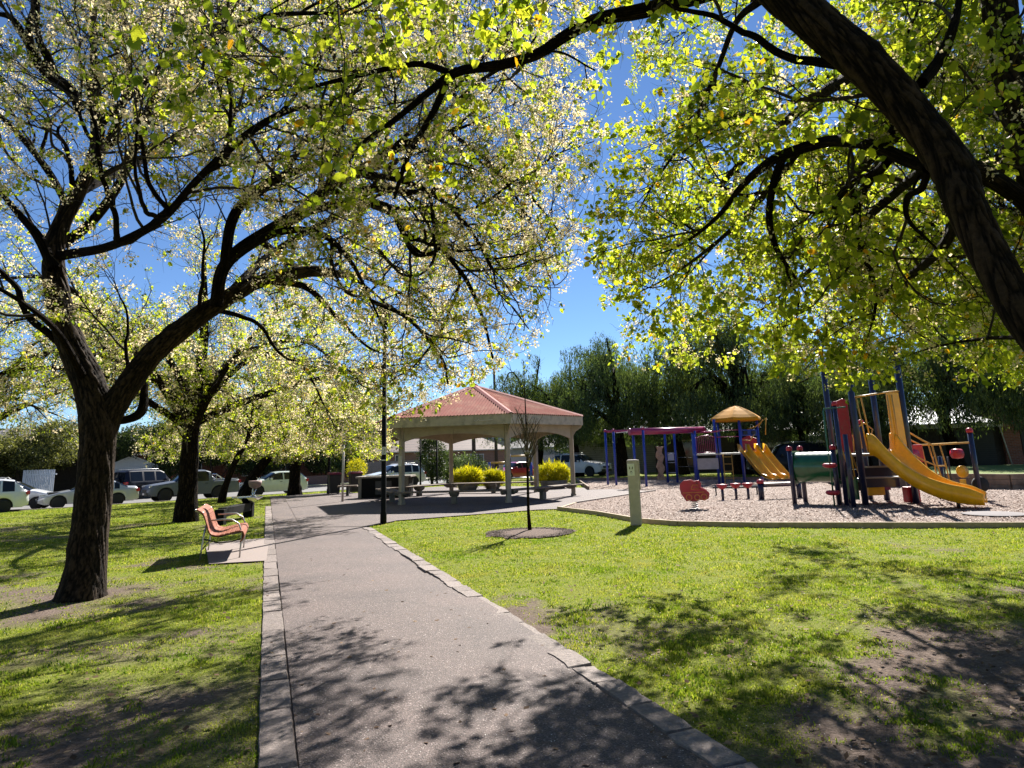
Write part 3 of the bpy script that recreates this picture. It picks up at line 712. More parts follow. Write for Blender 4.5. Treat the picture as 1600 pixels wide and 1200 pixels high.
M['render_wall'] = plain('rendered_wall', (.36, .34, .31), .85)
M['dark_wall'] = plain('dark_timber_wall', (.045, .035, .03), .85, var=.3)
def wall_box(t, name, x0, x1, y0, y1, z0, z1, m, bevel=0):
    return MB().box(((x0+x1)/2, (y0+y1)/2, (z0+z1)/2), (x1-x0, y1-y0, z1-z0)).build(name, m, t, bevel=bevel)
def window(t, x, z, w, h, y=-.06, m='white'):
    f = MB()
    for bx, bz, bw, bh in ((0, h/2, w+.12, .07), (0, -h/2, w+.12, .07), (-w/2, 0, .06, h-.075), (w/2, 0, .06, h-.075), (0, 0, .04, h-.075)): f.box((x+bx, y, z+bz), (bw, .08, bh))
    fo = f.build('window', M[m], t); MB().box((x, y+.01, z), (w-.02, .02, h-.04)).build('pane', M['window'], fo)
    return fo
def gable(t, x0, x1, y0, y1, z0, h, m, axis='X', ov=.35, name='roof', gm=None):
    r = MB(); th = .12
    if axis == 'X':                              # ridge along x
        ym = (y0+y1)/2
        for s in (-1, 1):
            ye = y0-ov if s < 0 else y1+ov
            r.add([(x0-ov, ye, z0-.1), (x1+ov, ye, z0-.1), (x1+ov, ym, z0+h), (x0-ov, ym, z0+h), (x0-ov, ye, z0-.1+th), (x1+ov, ye, z0-.1+th), (x1+ov, ym, z0+h+th), (x0-ov, ym, z0+h+th)], [(0,1,2,3),(4,7,6,5),(0,4,5,1),(1,5,6,2),(2,6,7,3),(3,7,4,0)])
        g = MB()
        for xx in (x0+.004, x1-.004): g.add([(xx, y0, z0), (xx, y1, z0), (xx, ym, z0+h-.03)], [(0, 1, 2)])
    else:
        xm = (x0+x1)/2
        for s in (-1, 1):
            xe = x0-ov if s < 0 else x1+ov
            r.add([(xe, y0-ov, z0-.1), (xe, y1+ov, z0-.1), (xm, y1+ov, z0+h), (xm, y0-ov, z0+h), (xe, y0-ov, z0-.1+th), (xe, y1+ov, z0-.1+th), (xm, y1+ov, z0+h+th), (xm, y0-ov, z0+h+th)], [(0,1,2,3),(4,7,6,5),(0,4,5,1),(1,5,6,2),(2,6,7,3),(3,7,4,0)])
        g = MB()
        for yy in (y0+.004, y1-.004): g.add([(x0, yy, z0), (x1, yy, z0), (xm, yy, z0+h-.03)], [(0, 1, 2)])
    ro = r.build(name, m, t); g.build('gable', gm or m, t); return ro
def hip(t, x0, x1, y0, y1, z0, h, m, ov=.45):
    a = min(x1-x0, y1-y0)/2; r = MB(); e = [(x0-ov, y0-ov, z0), (x1+ov, y0-ov, z0), (x1+ov, y1+ov, z0), (x0-ov, y1+ov, z0)]; ym = (y0+y1)/2
    R2 = [(x0+a, ym, z0+h), (x1-a, ym, z0+h)]
    r.add(e+R2, [(0, 1, 5, 4), (1, 2, 5), (2, 3, 4, 5), (3, 0, 4), (3, 2, 1, 0)]); ro = r.build('roof', m, t)
    g = MB(); 
    for i in range(4): g.bar(Vector(e[i])+Vector((0, 0, -.02)), Vector(e[(i+1) % 4])+Vector((0, 0, -.02)), .12, .12)
    g.build('gutter', M['off_white'], t); return ro
# brick house with a tiled roof beyond the shelter
hb = thing('brick_house', 'low brick house with tiled hip roof seen through the shelter behind the paling fence', 'house', (P2(700, 84).x, 84, -.33), math.radians(20))
wall_box(hb, 'wall', -11, 7.5, 0, 9, 0, 2.7, M['brick']); hip(hb, -11, 7.5, 0, 9, 2.72, 2.5, M['tile'])
for x in (-9.4, -7.6, -5.8, -3): window(hb, x, 1.75, 1.0, 1.25)
window(hb, 3.6, 1.6, 1.6, 1.2)
MB().box((5.9, 5, 5.0), (.8, .6, 1.3)).build('chimney', M['brick'], hb, bevel=.02)
# pale two storey block with grid screens behind
hb2 = thing('upper_house', 'pale upper storey with a lattice screen above the tiled roofs beyond the shelter', 'house', (P2(742, 96).x, 96, -.33), math.radians(15))
wall_box(hb2, 'wall', -4, 5, 0, 7, 0, 5.0, M['render_wall']); 
l_ = MB()
for i in range(13): l_.box((-4+.75*i, -.14, 4.6), (.05, .05, 1.7))
for i in range(5): l_.box((.5, -.14, 3.8+.4*i), (9, .055, .05))
l_.build('lattice', M['steel'], hb2)
wall_box(hb2, 'roof', -4.4, 5.4, -.4, 7.4, 5.003, 5.2, M['iron_roof'])
def paling(name, label, a, b2, h, m, gap=.012, w=.09, z=-.33, rails=True, group=None):
    a, b2 = Vector(a), Vector(b2); L = (b2-a).length; e = (b2-a).normalized()
    t = thing(name, label, 'fence', (a.x, a.y, z), math.atan2(e.y, e.x), group)
    n = int(L/(w+gap)); s = MB(); rr = random.Random(int(L*100))
    for i in range(n):
        hh = h+rr.uniform(-.015, .015); s.box(((i+.5)*(w+gap), 0, hh/2), (w, .018, hh))
    s.build('palings', m, t)
    if rails:
        r = MB()
        for zz in (.35, h-.3): r.box((L/2, .035, zz), (L, .05, .07))
        r.build('rail', m, t)
    po = 0
    while po <= L+.01:
        MB().box((po, .10, h/2), (.09, .09, h)).build('post', m, t); po += max(2.4, L/6)
    return t
M['paling_grey'] = plain('weathered_palings', (.22, .20, .185), .9, var=.35, scale=9)
M['paling_white'] = plain('white_palings', (.66, .68, .72), .6, var=.06)
q0, q1 = sp(0, 12.5), sp(0, 12.5)
paling('paling_fence', 'grey timber paling fence beyond the shelter, behind the parked cars', P2(553, 66.5), P2(692, 76), 1.75, M['paling_grey'])
paling('garden_fence', 'pale smooth fence behind the red car beyond the shelter', P2(796, 78), P2(868, 77), 1.9, M['render_wall'], gap=.0, w=.5)
fw = sp(0, 11.6)
def street_pt(px, d):                            # point of the photo column px on the line d beyond the kerb
    v = at(px, 760, 10); k = v.x/10.0; # x = k*y ; (y-x-C)/sqrt2 = d
    y = (STREET_C + d*math.sqrt(2))/(1-k); return Vector((k*y, y, 0))
paling('picket_fence', 'tall white picket fence across the road at the far left', street_pt(34, 10.8), street_pt(104, 10.8)+Vector((.4, -1.8, 0)), 1.95, M['paling_white'], gap=.03, w=.08)
# white gabled garage
gp = street_pt(203, 13.5)
gr_ = thing('garage', 'small white gabled garage behind the dark four-wheel drive', 'garage', (gp.x, gp.y, -.33), math.radians(28))
wall_box(gr_, 'wall', -1.75, 1.75, 0, 5, 0, 1.95, M['white']); gable(gr_, -1.75, 1.75, 0, 5, 1.953, .75, M['white'], 'Y', .12, gm=M['white'])
dm = stripe_mat('ribbed_white_door', (.62, .64, .67), (.38, .40, .43), .12, 'X', .2)
wall_box(gr_, 'door', -1.45, 1.45, -.05, -.01, .02, 1.85, dm)
# dark street frontage at the left: houses in their own shade
def simple_house(label, px, d, w, dp, h, rh, wm, rm, rz=None, roof='hip', wins=3, name='house'):
    p = street_pt(px, d); t = thing(name, label, 'house', (p.x, p.y, -.33), math.radians(45) if rz is None else rz, )
    wall_box(t, 'wall', -w/2, w/2, 0, dp, 0, h, wm)
    if roof == 'hip': hip(t, -w/2, w/2, 0, dp, h+.02, rh, rm)
    else: gable(t, -w/2, w/2, 0, dp, h+.003, rh, rm, 'X', .4, gm=wm)
    for i in range(wins): window(t, -w/2+w*(i+.5)/wins, 1.55, 1.3, 1.3)
    return t
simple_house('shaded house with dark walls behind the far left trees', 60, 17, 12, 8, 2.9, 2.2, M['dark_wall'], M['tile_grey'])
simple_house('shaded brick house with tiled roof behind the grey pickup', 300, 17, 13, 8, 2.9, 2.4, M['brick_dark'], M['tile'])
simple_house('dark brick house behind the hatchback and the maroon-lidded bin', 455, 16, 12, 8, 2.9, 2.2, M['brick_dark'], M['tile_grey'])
bw = street_pt(470, 11.9); bw2 = street_pt(560, 12.6)
fb = MB(); fb.bar((0, 0, .35), ((bw2-bw).length, 0, .35), .22, .7); fbo = fb.build('brick_wall', M['brick'], None, loc=(bw.x, bw.y, -.33)); fbo.rotation_euler = (0, 0, math.atan2((bw2-bw).y, (bw2-bw).x)); tag(fbo, 'low brick front wall across the road behind the maroon-lidded bin', 'wall')
# weatherboard building behind the pepper trees
wb = thing('weatherboard_building', 'pale weatherboard building behind the evergreen trunks right of the shelter', 'building', (P2(985, 57).x, 57, -.1), math.radians(-6))
wall_box(wb, 'wall', -4.6, 4.2, 0, 7, 0, 3.1, M['weatherboard']); gable(wb, -4.6, 4.2, 0, 7, 3.1, 1.3, M['iron_roof'], 'X', .3, gm=M['weatherboard'])
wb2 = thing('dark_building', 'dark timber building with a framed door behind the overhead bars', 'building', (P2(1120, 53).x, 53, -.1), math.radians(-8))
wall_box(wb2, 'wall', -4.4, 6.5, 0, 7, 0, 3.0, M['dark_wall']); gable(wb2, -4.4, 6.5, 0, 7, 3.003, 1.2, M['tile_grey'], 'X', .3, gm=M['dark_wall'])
df = MB()
for x, z, w_, h_ in ((-3.0, 1.2, .10, 2.4), (-1.6, 1.2, .10, 2.4), (-2.3, 2.45, 1.5, .10)): df.box((x, -.05, z), (w_, .08, h_))
dfo = df.build('door', M['concrete'], wb2); MB().box((-2.3, -.03, 1.2), (1.28, .03, 2.38)).build('pane', M['window'], dfo)
wall_box(wb2, 'pale_panel', 2.4, 5.2, -.05, -.003, 0, 2.1, M['render_wall'])
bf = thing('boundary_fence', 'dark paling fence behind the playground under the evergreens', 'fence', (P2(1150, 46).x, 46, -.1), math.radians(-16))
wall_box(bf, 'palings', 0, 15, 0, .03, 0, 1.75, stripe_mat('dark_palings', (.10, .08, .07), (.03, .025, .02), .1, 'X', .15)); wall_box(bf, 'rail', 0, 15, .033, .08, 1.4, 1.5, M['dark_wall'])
# brick house with garage at the right
hr = thing('garage_house', 'brick and steel-roofed building with dark roller doors beyond the yellow slide', 'house', (P2(1360, 40).x, 40, .2), math.radians(-14))
wall_box(hr, 'wall', 0, 6.6, 0, 6, 0, 2.25, M['dark_wall'])
rr_ = MB(); 
rr_.add([(-.3, -.45, 2.28), (6.55, -.45, 2.28), (6.55, 6.2, 3.3), (-.3, 6.2, 3.3), (-.3, -.45, 2.4), (6.55, -.45, 2.4), (6.55, 6.2, 3.42), (-.3, 6.2, 3.42)], [(0,3,2,1),(4,5,6,7),(0,1,5,4),(1,2,6,5),(2,3,7,6),(3,0,4,7)]); rr_.build('roof', M['iron_roof'], hr)
MB().bar((-.3, -.5, 2.32), (6.55, -.5, 2.32), .12, .26).build('gutter', M['off_white'], hr)
for x in (1.8, 4.9): wall_box(hr, 'roller_door', x-1.3, x+1.3, -.06, -.004, 0, 2.05, M['roller'])
MB().box((6.98, .2, 1.9), (.8, .9, 3.8)).build('brick_pier', M['brick_dark'], hr, bevel=.01)
wall_box(hr, 'side_wall', 7.39, 14, .3, 6, 0, 3.6, M['brick_dark'])
wall_box(hr, 'roller_door', 7.6, 10.8, .22, .296, 0, 2.3, M['roller']); wall_box(hr, 'roller_door', 11.1, 13.8, .22, .296, 0, 2.3, M['roller'])
MB().cyl((6.75, -.30, .2), (6.45, -.30, 2.3), .035).build('downpipe', M['off_white'], hr)
gable(hr, 7.39, 14, .3, 6, 3.603, 1.4, M['tile'], 'X', .3, gm=M['brick_dark'])
# gabled house behind it with chimney
hg = thing('gabled_house', 'pale gabled house with a chimney showing above the garage roof', 'house', (P2(1432, 52).x, 52, 0), math.radians(-10))
wall_box(hg, 'wall', -3, 6, 0, 7, 0, 2.9, M['render_wall']); gable(hg, -3, 6, 0, 7, 2.903, 1.5, M['iron_roof'], 'X', .4, gm=M['white'])
ch = MB(); ch.box((-.6, 2, 4.6), (.8, .7, 1.9)); ch.box((-.6, 2, 5.6), (1.0, .9, .16)); ch.build('chimney', M['brick'], hg)
# more roofs far behind so the horizon is never bare
rr2 = random.Random(8)
for i, (px, Y, w_, lab, wm, rm) in enumerate(((-260, 80, 14, 'far brick house beyond the left edge of the street', 'brick', 'tile'), (180, 92, 14, 'far house with a grey roof behind the left trees', 'render_wall', 'tile_grey'), (390, 96, 14, 'far pale house deep behind the hatchback', 'render_wall', 'tile'),
        (560, 104, 14, 'far house left of the shelter roof', 'brick', 'tile'), (880, 98, 15, 'far weatherboard house behind the white wagon', 'weatherboard', 'tile_grey'), (1280, 70, 14, 'far pale house glimpsed behind the green tunnel', 'weatherboard', 'iron_roof'), (1780, 52, 16, 'brick house beyond the right edge', 'brick', 'tile'))):
    t = thing('house', lab, 'house', (P2(px, Y).x, Y, -.33), math.radians(rr2.uniform(5, 30)*(1 if px < 900 else -1)))
    wall_box(t, 'wall', -w_/2, w_/2, 0, 8, 0, 2.9, M[wm]); hip(t, -w_/2, w_/2, 0, 8, 2.92, 2.3, M[rm])
    for k in range(3): window(t, -w_/3+w_/3*k, 1.6, 1.4, 1.2)
# utility poles
for px, top, Y, lab in ((738, 572, 66, 'timber power pole standing above the shelter roof peak'), (772, 574, 82, 'slimmer far power pole just right of the roof peak')):
    p = at(px, top, Y); t = thing('power_pole', lab, 'power pole', (p.x, Y, -.33), 0)
    MB().cyl((0, 0, 0), (0, 0, p.z+.33), .20, .14).build('pole', M['dark_wall'], t)
# ------------------------------------------------------------------ cars
CAR = {
 # L, W, H, wheel radius, axles (from the front), belt height, ground clearance, outline [(x, z)] front to back, windscreen x, rear screen x, side glass spans
 'sedan': dict(L=4.75, W=1.8, H=1.45, wr=.33, ax=(.92, 3.68), belt=.93, gc=.22, top=[(0, .52), (.06, .62), (.30, .74), (1.1, .90), (1.42, .95), (2.15, 1.36), (2.5, 1.44), (3.1, 1.44), (3.55, 1.34), (4.15, 1.04), (4.6, 1.02), (4.72, .9), (4.75, .6)], ws=(1.42, 2.15), rs=(3.55, 4.15), sg=((1.75, 2.62), (2.72, 3.42), (3.5, 3.75))),
 'hatch': dict(L=4.1, W=1.72, H=1.50, wr=.31, ax=(.78, 3.28), belt=.98, gc=.2, top=[(0, .5), (.05, .66), (.25, .82), (.9, 1.0), (1.12, 1.05), (1.85, 1.43), (2.2, 1.50), (3.0, 1.49), (3.55, 1.42), (3.95, 1.08), (4.07, .9), (4.1, .6)], ws=(1.12, 1.85), rs=(3.55, 3.95), sg=((1.45, 2.35), (2.44, 3.12), (3.22, 3.5))),
 'wagon': dict(L=4.7, W=1.86, H=1.69, wr=.36, ax=(.92, 3.62), belt=1.08, gc=.28, top=[(0, .6), (.05, .78), (.25, .95), (1.1, 1.10), (1.4, 1.15), (2.05, 1.58), (2.4, 1.67), (3.6, 1.68), (4.05, 1.62), (4.5, 1.18), (4.66, 1.0), (4.7, .65)], ws=(1.4, 2.05), rs=(4.05, 4.5), sg=((1.72, 2.58), (2.68, 3.45), (3.55, 4.05))),
 'boxy': dict(L=4.5, W=1.85, H=1.86, wr=.39, ax=(.8, 3.5), belt=1.14, gc=.36, top=[(0, .7), (.04, .9), (.12, 1.04), (1.1, 1.14), (1.3, 1.17), (1.7, 1.70), (1.95, 1.82), (3.2, 1.85), (4.2, 1.84), (4.42, 1.75), (4.48, 1.1), (4.5, .7)], ws=(1.3, 1.7), rs=(4.42, 4.48), sg=((1.62, 2.35), (2.45, 3.2), (3.32, 4.15))),
 'pickup': dict(L=5.3, W=1.85, H=1.79, wr=.39, ax=(.95, 3.98), belt=1.12, gc=.34, top=[(0, .62), (.05, .84), (.25, 1.0), (1.15, 1.12), (1.45, 1.17), (2.1, 1.70), (2.45, 1.78), (3.2, 1.77), (3.5, 1.66), (3.62, 1.14), (3.7, 1.13), (5.2, 1.13), (5.27, 1.0), (5.3, .62)], ws=(1.45, 2.1), rs=(3.5, 3.62), sg=((1.78, 2.55), (2.64, 3.36))),
}
CAR_MESH = {}
def car_meshes(kind):
    if kind in CAR_MESH: return CAR_MESH[kind]
    c = CAR[kind]; L, W, H, wr, belt, gc = c['L'], c['W']/2, c['H'], c['wr'], c['belt'], c['gc']
    xs = set(np.round(np.linspace(0, L, 36), 3)) | {x for x, _ in c['top']} | set(c['ws']) | set(c['rs']) | {x for s in c['sg'] for x in s}
    for a in c['ax']: xs |= {round(a+(wr+.07)*math.cos(t), 3) for t in np.linspace(0, math.pi, 13)}
    xs = sorted(xs); tx = [p[0] for p in c['top']]; tz = [p[1] for p in c['top']]
    rings = []
    for x in xs:
        zt = float(np.interp(x, tx, tz)); e = min(x, L-x)
        w = W*(1-.16*max(0, 1-e/.45)**2.2)
        low = gc+.03+.10*max(0, 1-e/.3)
        for a in c['ax']:
            d = abs(x-a); R = wr+.065
            if d < R: low = max(low, min(wr+math.sqrt(max(R*R-d*d, 0)), .95))
        zb = min(belt, zt-.02); zm = max(low+.05, min(.62, zb-.1)); gh = max(zt-belt, 0); wr_ = w*(.965-.30*gh/(H-belt)*.72)
        sec = [(w*.95, low), (w, max(low+.02, zm)), (w*.985, max(low+.04, zb-.05)), (w*.955, max(low+.05, zb)), (wr_ if gh > .03 else w*.90, max(zt-.07, zb+.004) if gh > .03 else zb+.006), (wr_*.93 if gh > .03 else w*.8, max(zt-.012, zb+.008)), (wr_*.5, zt+.012), (0, zt+.02)]
        rings.append([Vector((x-L/2, -y, z)) for y, z in sec] + [Vector((x-L/2, y, z)) for y, z in sec[::-1][1:]])
    n = len(rings[0]); body, glass, trim = MB(), MB(), MB()
    vs = [v for r in rings for v in r]; fb, fs, fw = [], [], []
    for i in range(len(xs)-1):
        xm = (xs[i]+xs[i+1])/2
        for k in range(n-1):
            f = (i*n+k, i*n+k+1, (i+1)*n+k+1, (i+1)*n+k); kk = k if k < 7 else n-2-k
            if kk == 3 and any(a < xm < b for a, b in c['sg']): fs.append(f)
            elif kk in (4, 5, 6) and (c['ws'][0] < xm < c['ws'][1]): fw.append(f)
            elif kk in (4, 5, 6) and (c['rs'][0] < xm < c['rs'][1]): fs.append(f)
            else: fb.append(f)
    def sub(fl):
        u = sorted({i for f in fl for i in f}); m = {a: b for b, a in enumerate(u)}; return [vs[i] for i in u], [[m[i] for i in f] for f in fl]
    v, f = sub(fb); body.add(v, f, 0, True)
    for e in (0, len(rings)-1): body.add(rings[e], [tuple(range(n))], 0)
    v, f = sub(fs); glass.add(v, f, 0, True); ws = MB(); v, f = sub(fw); ws.add(v, f, 0, True)
    # dark floor and wheel wells close the shell
    trim.box((0, 0, gc+.12), (L-.5, W*1.62, .2)); trim.box((0, 0, .62), (L-.9, W*1.5, .5))
    trim.box((-L/2+.03, 0, gc+.17), (.12, W*1.5, .17)); trim.box((L/2-.03, 0, gc+.17), (.12, W*1.5, .17))
    trim.box((-L/2+.02, 0, .52 if kind in ('sedan', 'hatch') else .68), (.10, W*.9, .14))
    tyre, rim = MB(), MB()
    tyre.lathe([(wr*.62, -.10), (wr*.93, -.105), (wr, -.07), (wr, .07), (wr*.93, .105), (wr*.62, .10)], (0, 0, 0), 24, M=Matrix.Rotation(math.pi/2, 3, 'X'))
    rim.lathe([(0.001, .055), (wr*.16, .07), (wr*.18, .04), (wr*.60, .03), (wr*.64, .085)], (0, 0, 0), 24, M=Matrix.Rotation(math.pi/2, 3, 'X'))
    for k in range(5):
        a = 2*math.pi*k/5; rim.bar((.05*math.cos(a), -.06, .05*math.sin(a)), (wr*.6*math.cos(a), -.05, wr*.6*math.sin(a)), .05, .03, up=(0, 1, 0))
    rim.lathe([(0.001, -.06), (wr*.62, -.06)], (0, 0, 0), 16, M=Matrix.Rotation(math.pi/2, 3, 'X'))
    def me(mb, name, m, bev=0):
        o = mb.build(name, m); d = o.data; bpy.data.objects.remove(o); return d
    CAR_MESH[kind] = (me(body, 'body', M['paint_white']), me(glass, 'window', M['glass']), me(ws, 'windscreen', M['glass']), me(trim, 'underbody', M['dark_trim']), me(tyre, 'tyre', M['rubber']), me(rim, 'rim', M['rim']))
    return CAR_MESH[kind]
def car(kind, paint, label, pos, heading, cat='car', name='parked_car', z=None, extra=None):
    """heading: the way the bonnet points, radians; the mesh is built bonnet towards -x"""
    c = CAR[kind]; L, W, H, wr = c['L'], c['W']/2, c['H'], c['wr']; ms = car_meshes(kind)
    t = thing(name, label, cat, (pos[0], pos[1], RZ if z is None else z), heading+math.pi, 'cars parked around the park')
    bd = ms[0].copy(); bd.materials[0] = M['paint_'+paint]; b = mk_obj('body', bd, t)
    mk_obj('window', ms[1], t); mk_obj('windscreen', ms[2], t); mk_obj('underbody', ms[3], t)
    for a in c['ax']:
        for s in (-1, 1):
            w = mk_obj('wheel', ms[4], t, (a-L/2, s*(W-.11), wr)); r = mk_obj('rim', ms[5], w); 
            if s > 0: w.rotation_euler = (0, 0, math.pi)
    zb = c['belt']
    for s in (-1, 1):
        MB().prism([(-.16, -.05), (.20, .0), (.22, .07), (-.05, .07), (-.16, .03)], (-L/2+.20, s*(W*.80), zb-.20), (1, s*-.25, 0), (0, 0, 1), (0, 1, 0), .16).build('headlight', M['headlight'], t, bevel=.015)
        MB().box((L/2-.08, s*(W*.80), zb-.10), (.17, .30, .17)).build('taillight', M['taillight'], t, bevel=.02)
        mi = MB(); mi.box((c['ws'][0]-L/2+.42, s*(W+.06), zb+.06), (.12, .20, .13)); mi.build('mirror', M['paint_'+paint], t, bevel=.02)
        for x0, x1 in c['sg'][:2]: MB().box((x1-L/2-.14, s*(W*.985+.008), zb-.13), (.16, .03, .03)).build('door_handle', M['dark_trim'], t)
    MB().box((-L/2-.035, 0, .50), (.015, .38, .11)).build('number_plate', M['plate'], t); MB().box((L/2+.035, 0, .62), (.015, .38, .11)).build('number_plate', M['plate'], t)
    if kind in ('boxy', 'wagon'):
        for s in (-1, 1): MB().tube([(c['ws'][1]-L/2+.3, s*W*.62, H-.01), (c['ws'][1]-L/2+.4, s*W*.62, H+.06), (c['rs'][0]-L/2-.3, s*W*.62, H+.06), (c['rs'][0]-L/2-.15, s*W*.62, H-.01)], .018, 6).build('roof_rail', M['steel'], t)
    if extra == 'spare':
        MB().lathe([(.0, -.12), (.33, -.12), (.38, -.08), (.38, .08), (.33, .12), (0, .12)], (L/2+.15, 0, 1.05), 20, M=Matrix.Rotation(math.pi/2, 3, 'Y')).build('spare_wheel', M['rubber'], t)
    if kind == 'pickup':
        MB().box(((3.72+5.2)/2-L/2, 0, 1.165), (1.46, W*1.66, .06)).build('tray_cover', M['paint_silver'], t, bevel=.02)
        sb = MB()
        for s in (-1, 1): sb.tube([(3.8-L/2, s*W*.8, 1.15), (3.85-L/2, s*W*.72, 1.5), (4.3-L/2, s*W*.8, 1.15)], .035, 8)
        sb.tube([(3.85-L/2, -W*.72, 1.5), (3.85-L/2, W*.72, 1.5)], .035, 8); sb.build('sports_bar', M['chrome'], t)
    return t
SH = math.radians(225)                           # nose towards the lower left end of the street
def on_street(px, d): v = street_pt(px, d); return v
car('wagon', 'white', 'white four-wheel-drive wagon cut off by the left edge, its tail to the right', (-26.7, 34.6), SH)
car('hatch', 'white', 'small white car with only its nose showing past the white wagon', (-27.3, 38.6), math.radians(20))
p = on_street(140, .2); car('sedan', 'silver', 'silver sedan parked nose left behind the big tree trunk', (p.x, p.y), SH-math.radians(8))
p = on_street(233, 7.2); car('boxy', 'navy', 'dark boxy four-wheel drive with a spare wheel on its back across the road', (p.x, p.y), math.radians(62), extra='spare')
p = on_street(300, .3); car('pickup', 'grey', 'grey-blue pickup with a covered tray parked behind the tree trunks', (p.x, p.y), SH-math.radians(4), cat='pickup')
p = on_street(428, .4); car('hatch', 'pale_green', 'pale greenish-white hatchback parked beside the pale street tree', (p.x, p.y), SH-math.radians(6))
p = on_street(615, .4); car('wagon', 'white', 'white car seen through the left side of the shelter above the barbecue', (p.x, p.y), SH-math.radians(10))
p = on_street(803, .2); car('hatch', 'red', 'red hatchback seen through the shelter near the exercise bars', (p.x, p.y), SH)
car('wagon', 'white', 'white wagon facing right behind the right-hand shelter column', (at(905, 720, 53.5).x, 53.5), math.radians(-38), z=hz(5.1, 53.5)+.0)
car('boxy', 'black', 'black four-wheel drive under the evergreens behind the triple slide', (at(1232, 720, 41).x, 41), math.radians(172), z=.0)
# ------------------------------------------------------------------ things around the path
# red slatted bench facing the path
n0, f0 = gr(374, 874), gr(381, 856.5)
bu = (f0-n0).normalized(); bang = math.atan2(bu.y, bu.x); BL = 1.55
# local frame: x runs along the seat away from the camera, y towards the back of the seat (left)
bt = thing('park_bench', 'red slatted bench with curled metal arms beside the path', 'bench', (n0.x, n0.y, .026), bang)
prof = [(-.02, .30), (-.055, .36), (-.05, .42), (-.01, .455), (.06, .455), (.14, .44), (.22, .425), (.30, .41), (.37, .40), (.43, .41), (.485, .435), (.52, .49), (.545, .555), (.565, .62), (.585, .685), (.61, .75), (.65, .805), (.705, .84)]
for i in range(len(prof)):
    y, z = prof[i]; a = prof[max(i-1, 0)]; b_ = prof[min(i+1, len(prof)-1)]; d = Vector((0, b_[0]-a[0], b_[1]-a[1])).normalized()
    s = MB(); s.bar((-.10, y, z), (BL+.10, y, z), .067, .022, up=Vector((1, 0, 0)).cross(d)); s.build('slat', M['bench_timber'], bt, bevel=.005)
for x in (0, BL):
    f = MB()
    f.tube([(x, 0, .0), (x, -.01, .2), (x, -.02, .42), (x, .04, .58), (x, .16, .655), (x, .32, .665), (x, .50, .655)], .014, 8)
    f.build('front_leg', M['steel'], bt)
    g = MB(); g.tube([(x, .56, .60), (x, .60, .40), (x, .62, .2), (x, .64, .0)], .014, 8); g.build('rear_leg', M['steel'], bt)
    r = MB(); r.tube([(x, y, z-.022) for y, z in prof], .013, 8); r.tube([(x, -.01, .32), (x, .14, .28), (x, .34, .27), (x, .60, .35)], .011, 8); r.build('seat_rail', M['dark_steel'], bt)
    c = MB(); c.tube([(x, .615, .79), (x, .68, .80), (x, .75, .835), (x, .76, .86)], .014, 8); c.build('back_curl', M['steel'], bt)
for y, z in ((.0, .40), (.62, .25)):
    MB().tube([(0, y, z-.08), (BL, y, z-.08)], .012, 8).build('tie_rod', M['dark_steel'], bt)
# dark drinking trough and fountain farther on
dn, df_ = gr(341, 822), Vector((-8.35, 22.3, 0))
du = (df_-dn).normalized(); L_ = (df_-dn).length
dt = thing('drinking_fountain', 'drinking fountain with a wide metal basin at the end of a long dark plinth', 'drinking fountain', (dn.x, dn.y, 0), math.atan2(du.y, du.x))
MB().box((.12, 0, .215), (.24, .26, .43)).build('leg', M['black_steel'], dt, bevel=.01)
MB().box((L_/2, 0, .335), (L_-.486, .24, .24)).build('plinth', M['black_steel'], dt, bevel=.01)
MB().box((L_-.12, 0, .225), (.24, .28, .45)).build('pedestal', M['black_steel'], dt, bevel=.01)
MB().lathe([(.12, .45), (.30, .52), (.44, .60), (.46, .64), (.42, .63), (.25, .58), (.0, .56)], (L_-.3, 0, 0), 28).build('basin', M['chrome'], dt)
MB().tube([(L_-.1, -.12, .6), (L_-.1, -.12, .72), (L_-.05, -.14, .86)], [.07, .045, .05], 10).build('stem', M['chrome'], dt)
MB().lathe([(.05, .86), (.16, .92), (.20, 1.02), (.20, 1.10), (.0, 1.06)], (L_-.05, -.14, 0), 18).build('bowl', plain('pinkish_stone', (.30, .20, .19), .7), dt)
MB().tube([(L_-.05, -.26, 1.06), (L_-.05, -.26, 1.16), (L_-.05, -.18, 1.19)], .012, 8).build('spout', M['chrome'], dt)
# lamp posts
def lamp_post(label, p, h, r, sticker=False):
    t = thing('lamp_post', label, 'lamp post', (p.x, p.y, hz(p.x, p.y)))
    MB().lathe([(r*1.25, 0), (r*1.25, .25), (r, .30), (r*.85, h)], (0, 0, 0), 18).build('pole', M['black_steel'], t)
    hd = MB(); hd.lathe([(r*.9, h), (.16, h+.05), (.20, h+.12), (.14, h+.5), (.24, h+.55), (.05, h+.68), (0, h+.7)], (0, 0, 0), 18); hd.build('lantern', M['black_steel'], t)
    if sticker:
        rr = r*1.02; 
        for z0, z1, w in ((1.76, 1.96, 1.0), (1.60, 1.63, .9)):
            s = MB(); s.loft([[Vector((rr*math.cos(a), rr*math.sin(a), z)) for a in np.linspace(-math.pi/2-w, -math.pi/2+w, 9)] for z in (z0, z1)]); s.build('sticker', M['sticker'], t)
        k = MB(); 
        for pts in ([(-.01, 1.92), (.02, 1.90), (.02, 1.86), (-.01, 1.86), (.025, 1.80), (-.015, 1.80)],):
            k.tube([Vector((x+.01, -math.sqrt(max((rr+.003)**2-(x+.01)**2, 0)), z)) for x, z in pts], .004, 5)
        k.build('sticker_mark', M['ink'], t)
    return t
lamp_post('tall black lamp post with a white sticker at the corner of the path', gr(599, 819), 5.2, .068, True)
p = at(513, 771, 37.0); lamp_post('distant black lamp post in front of the maroon-lidded bin', p, 4.6, .07)
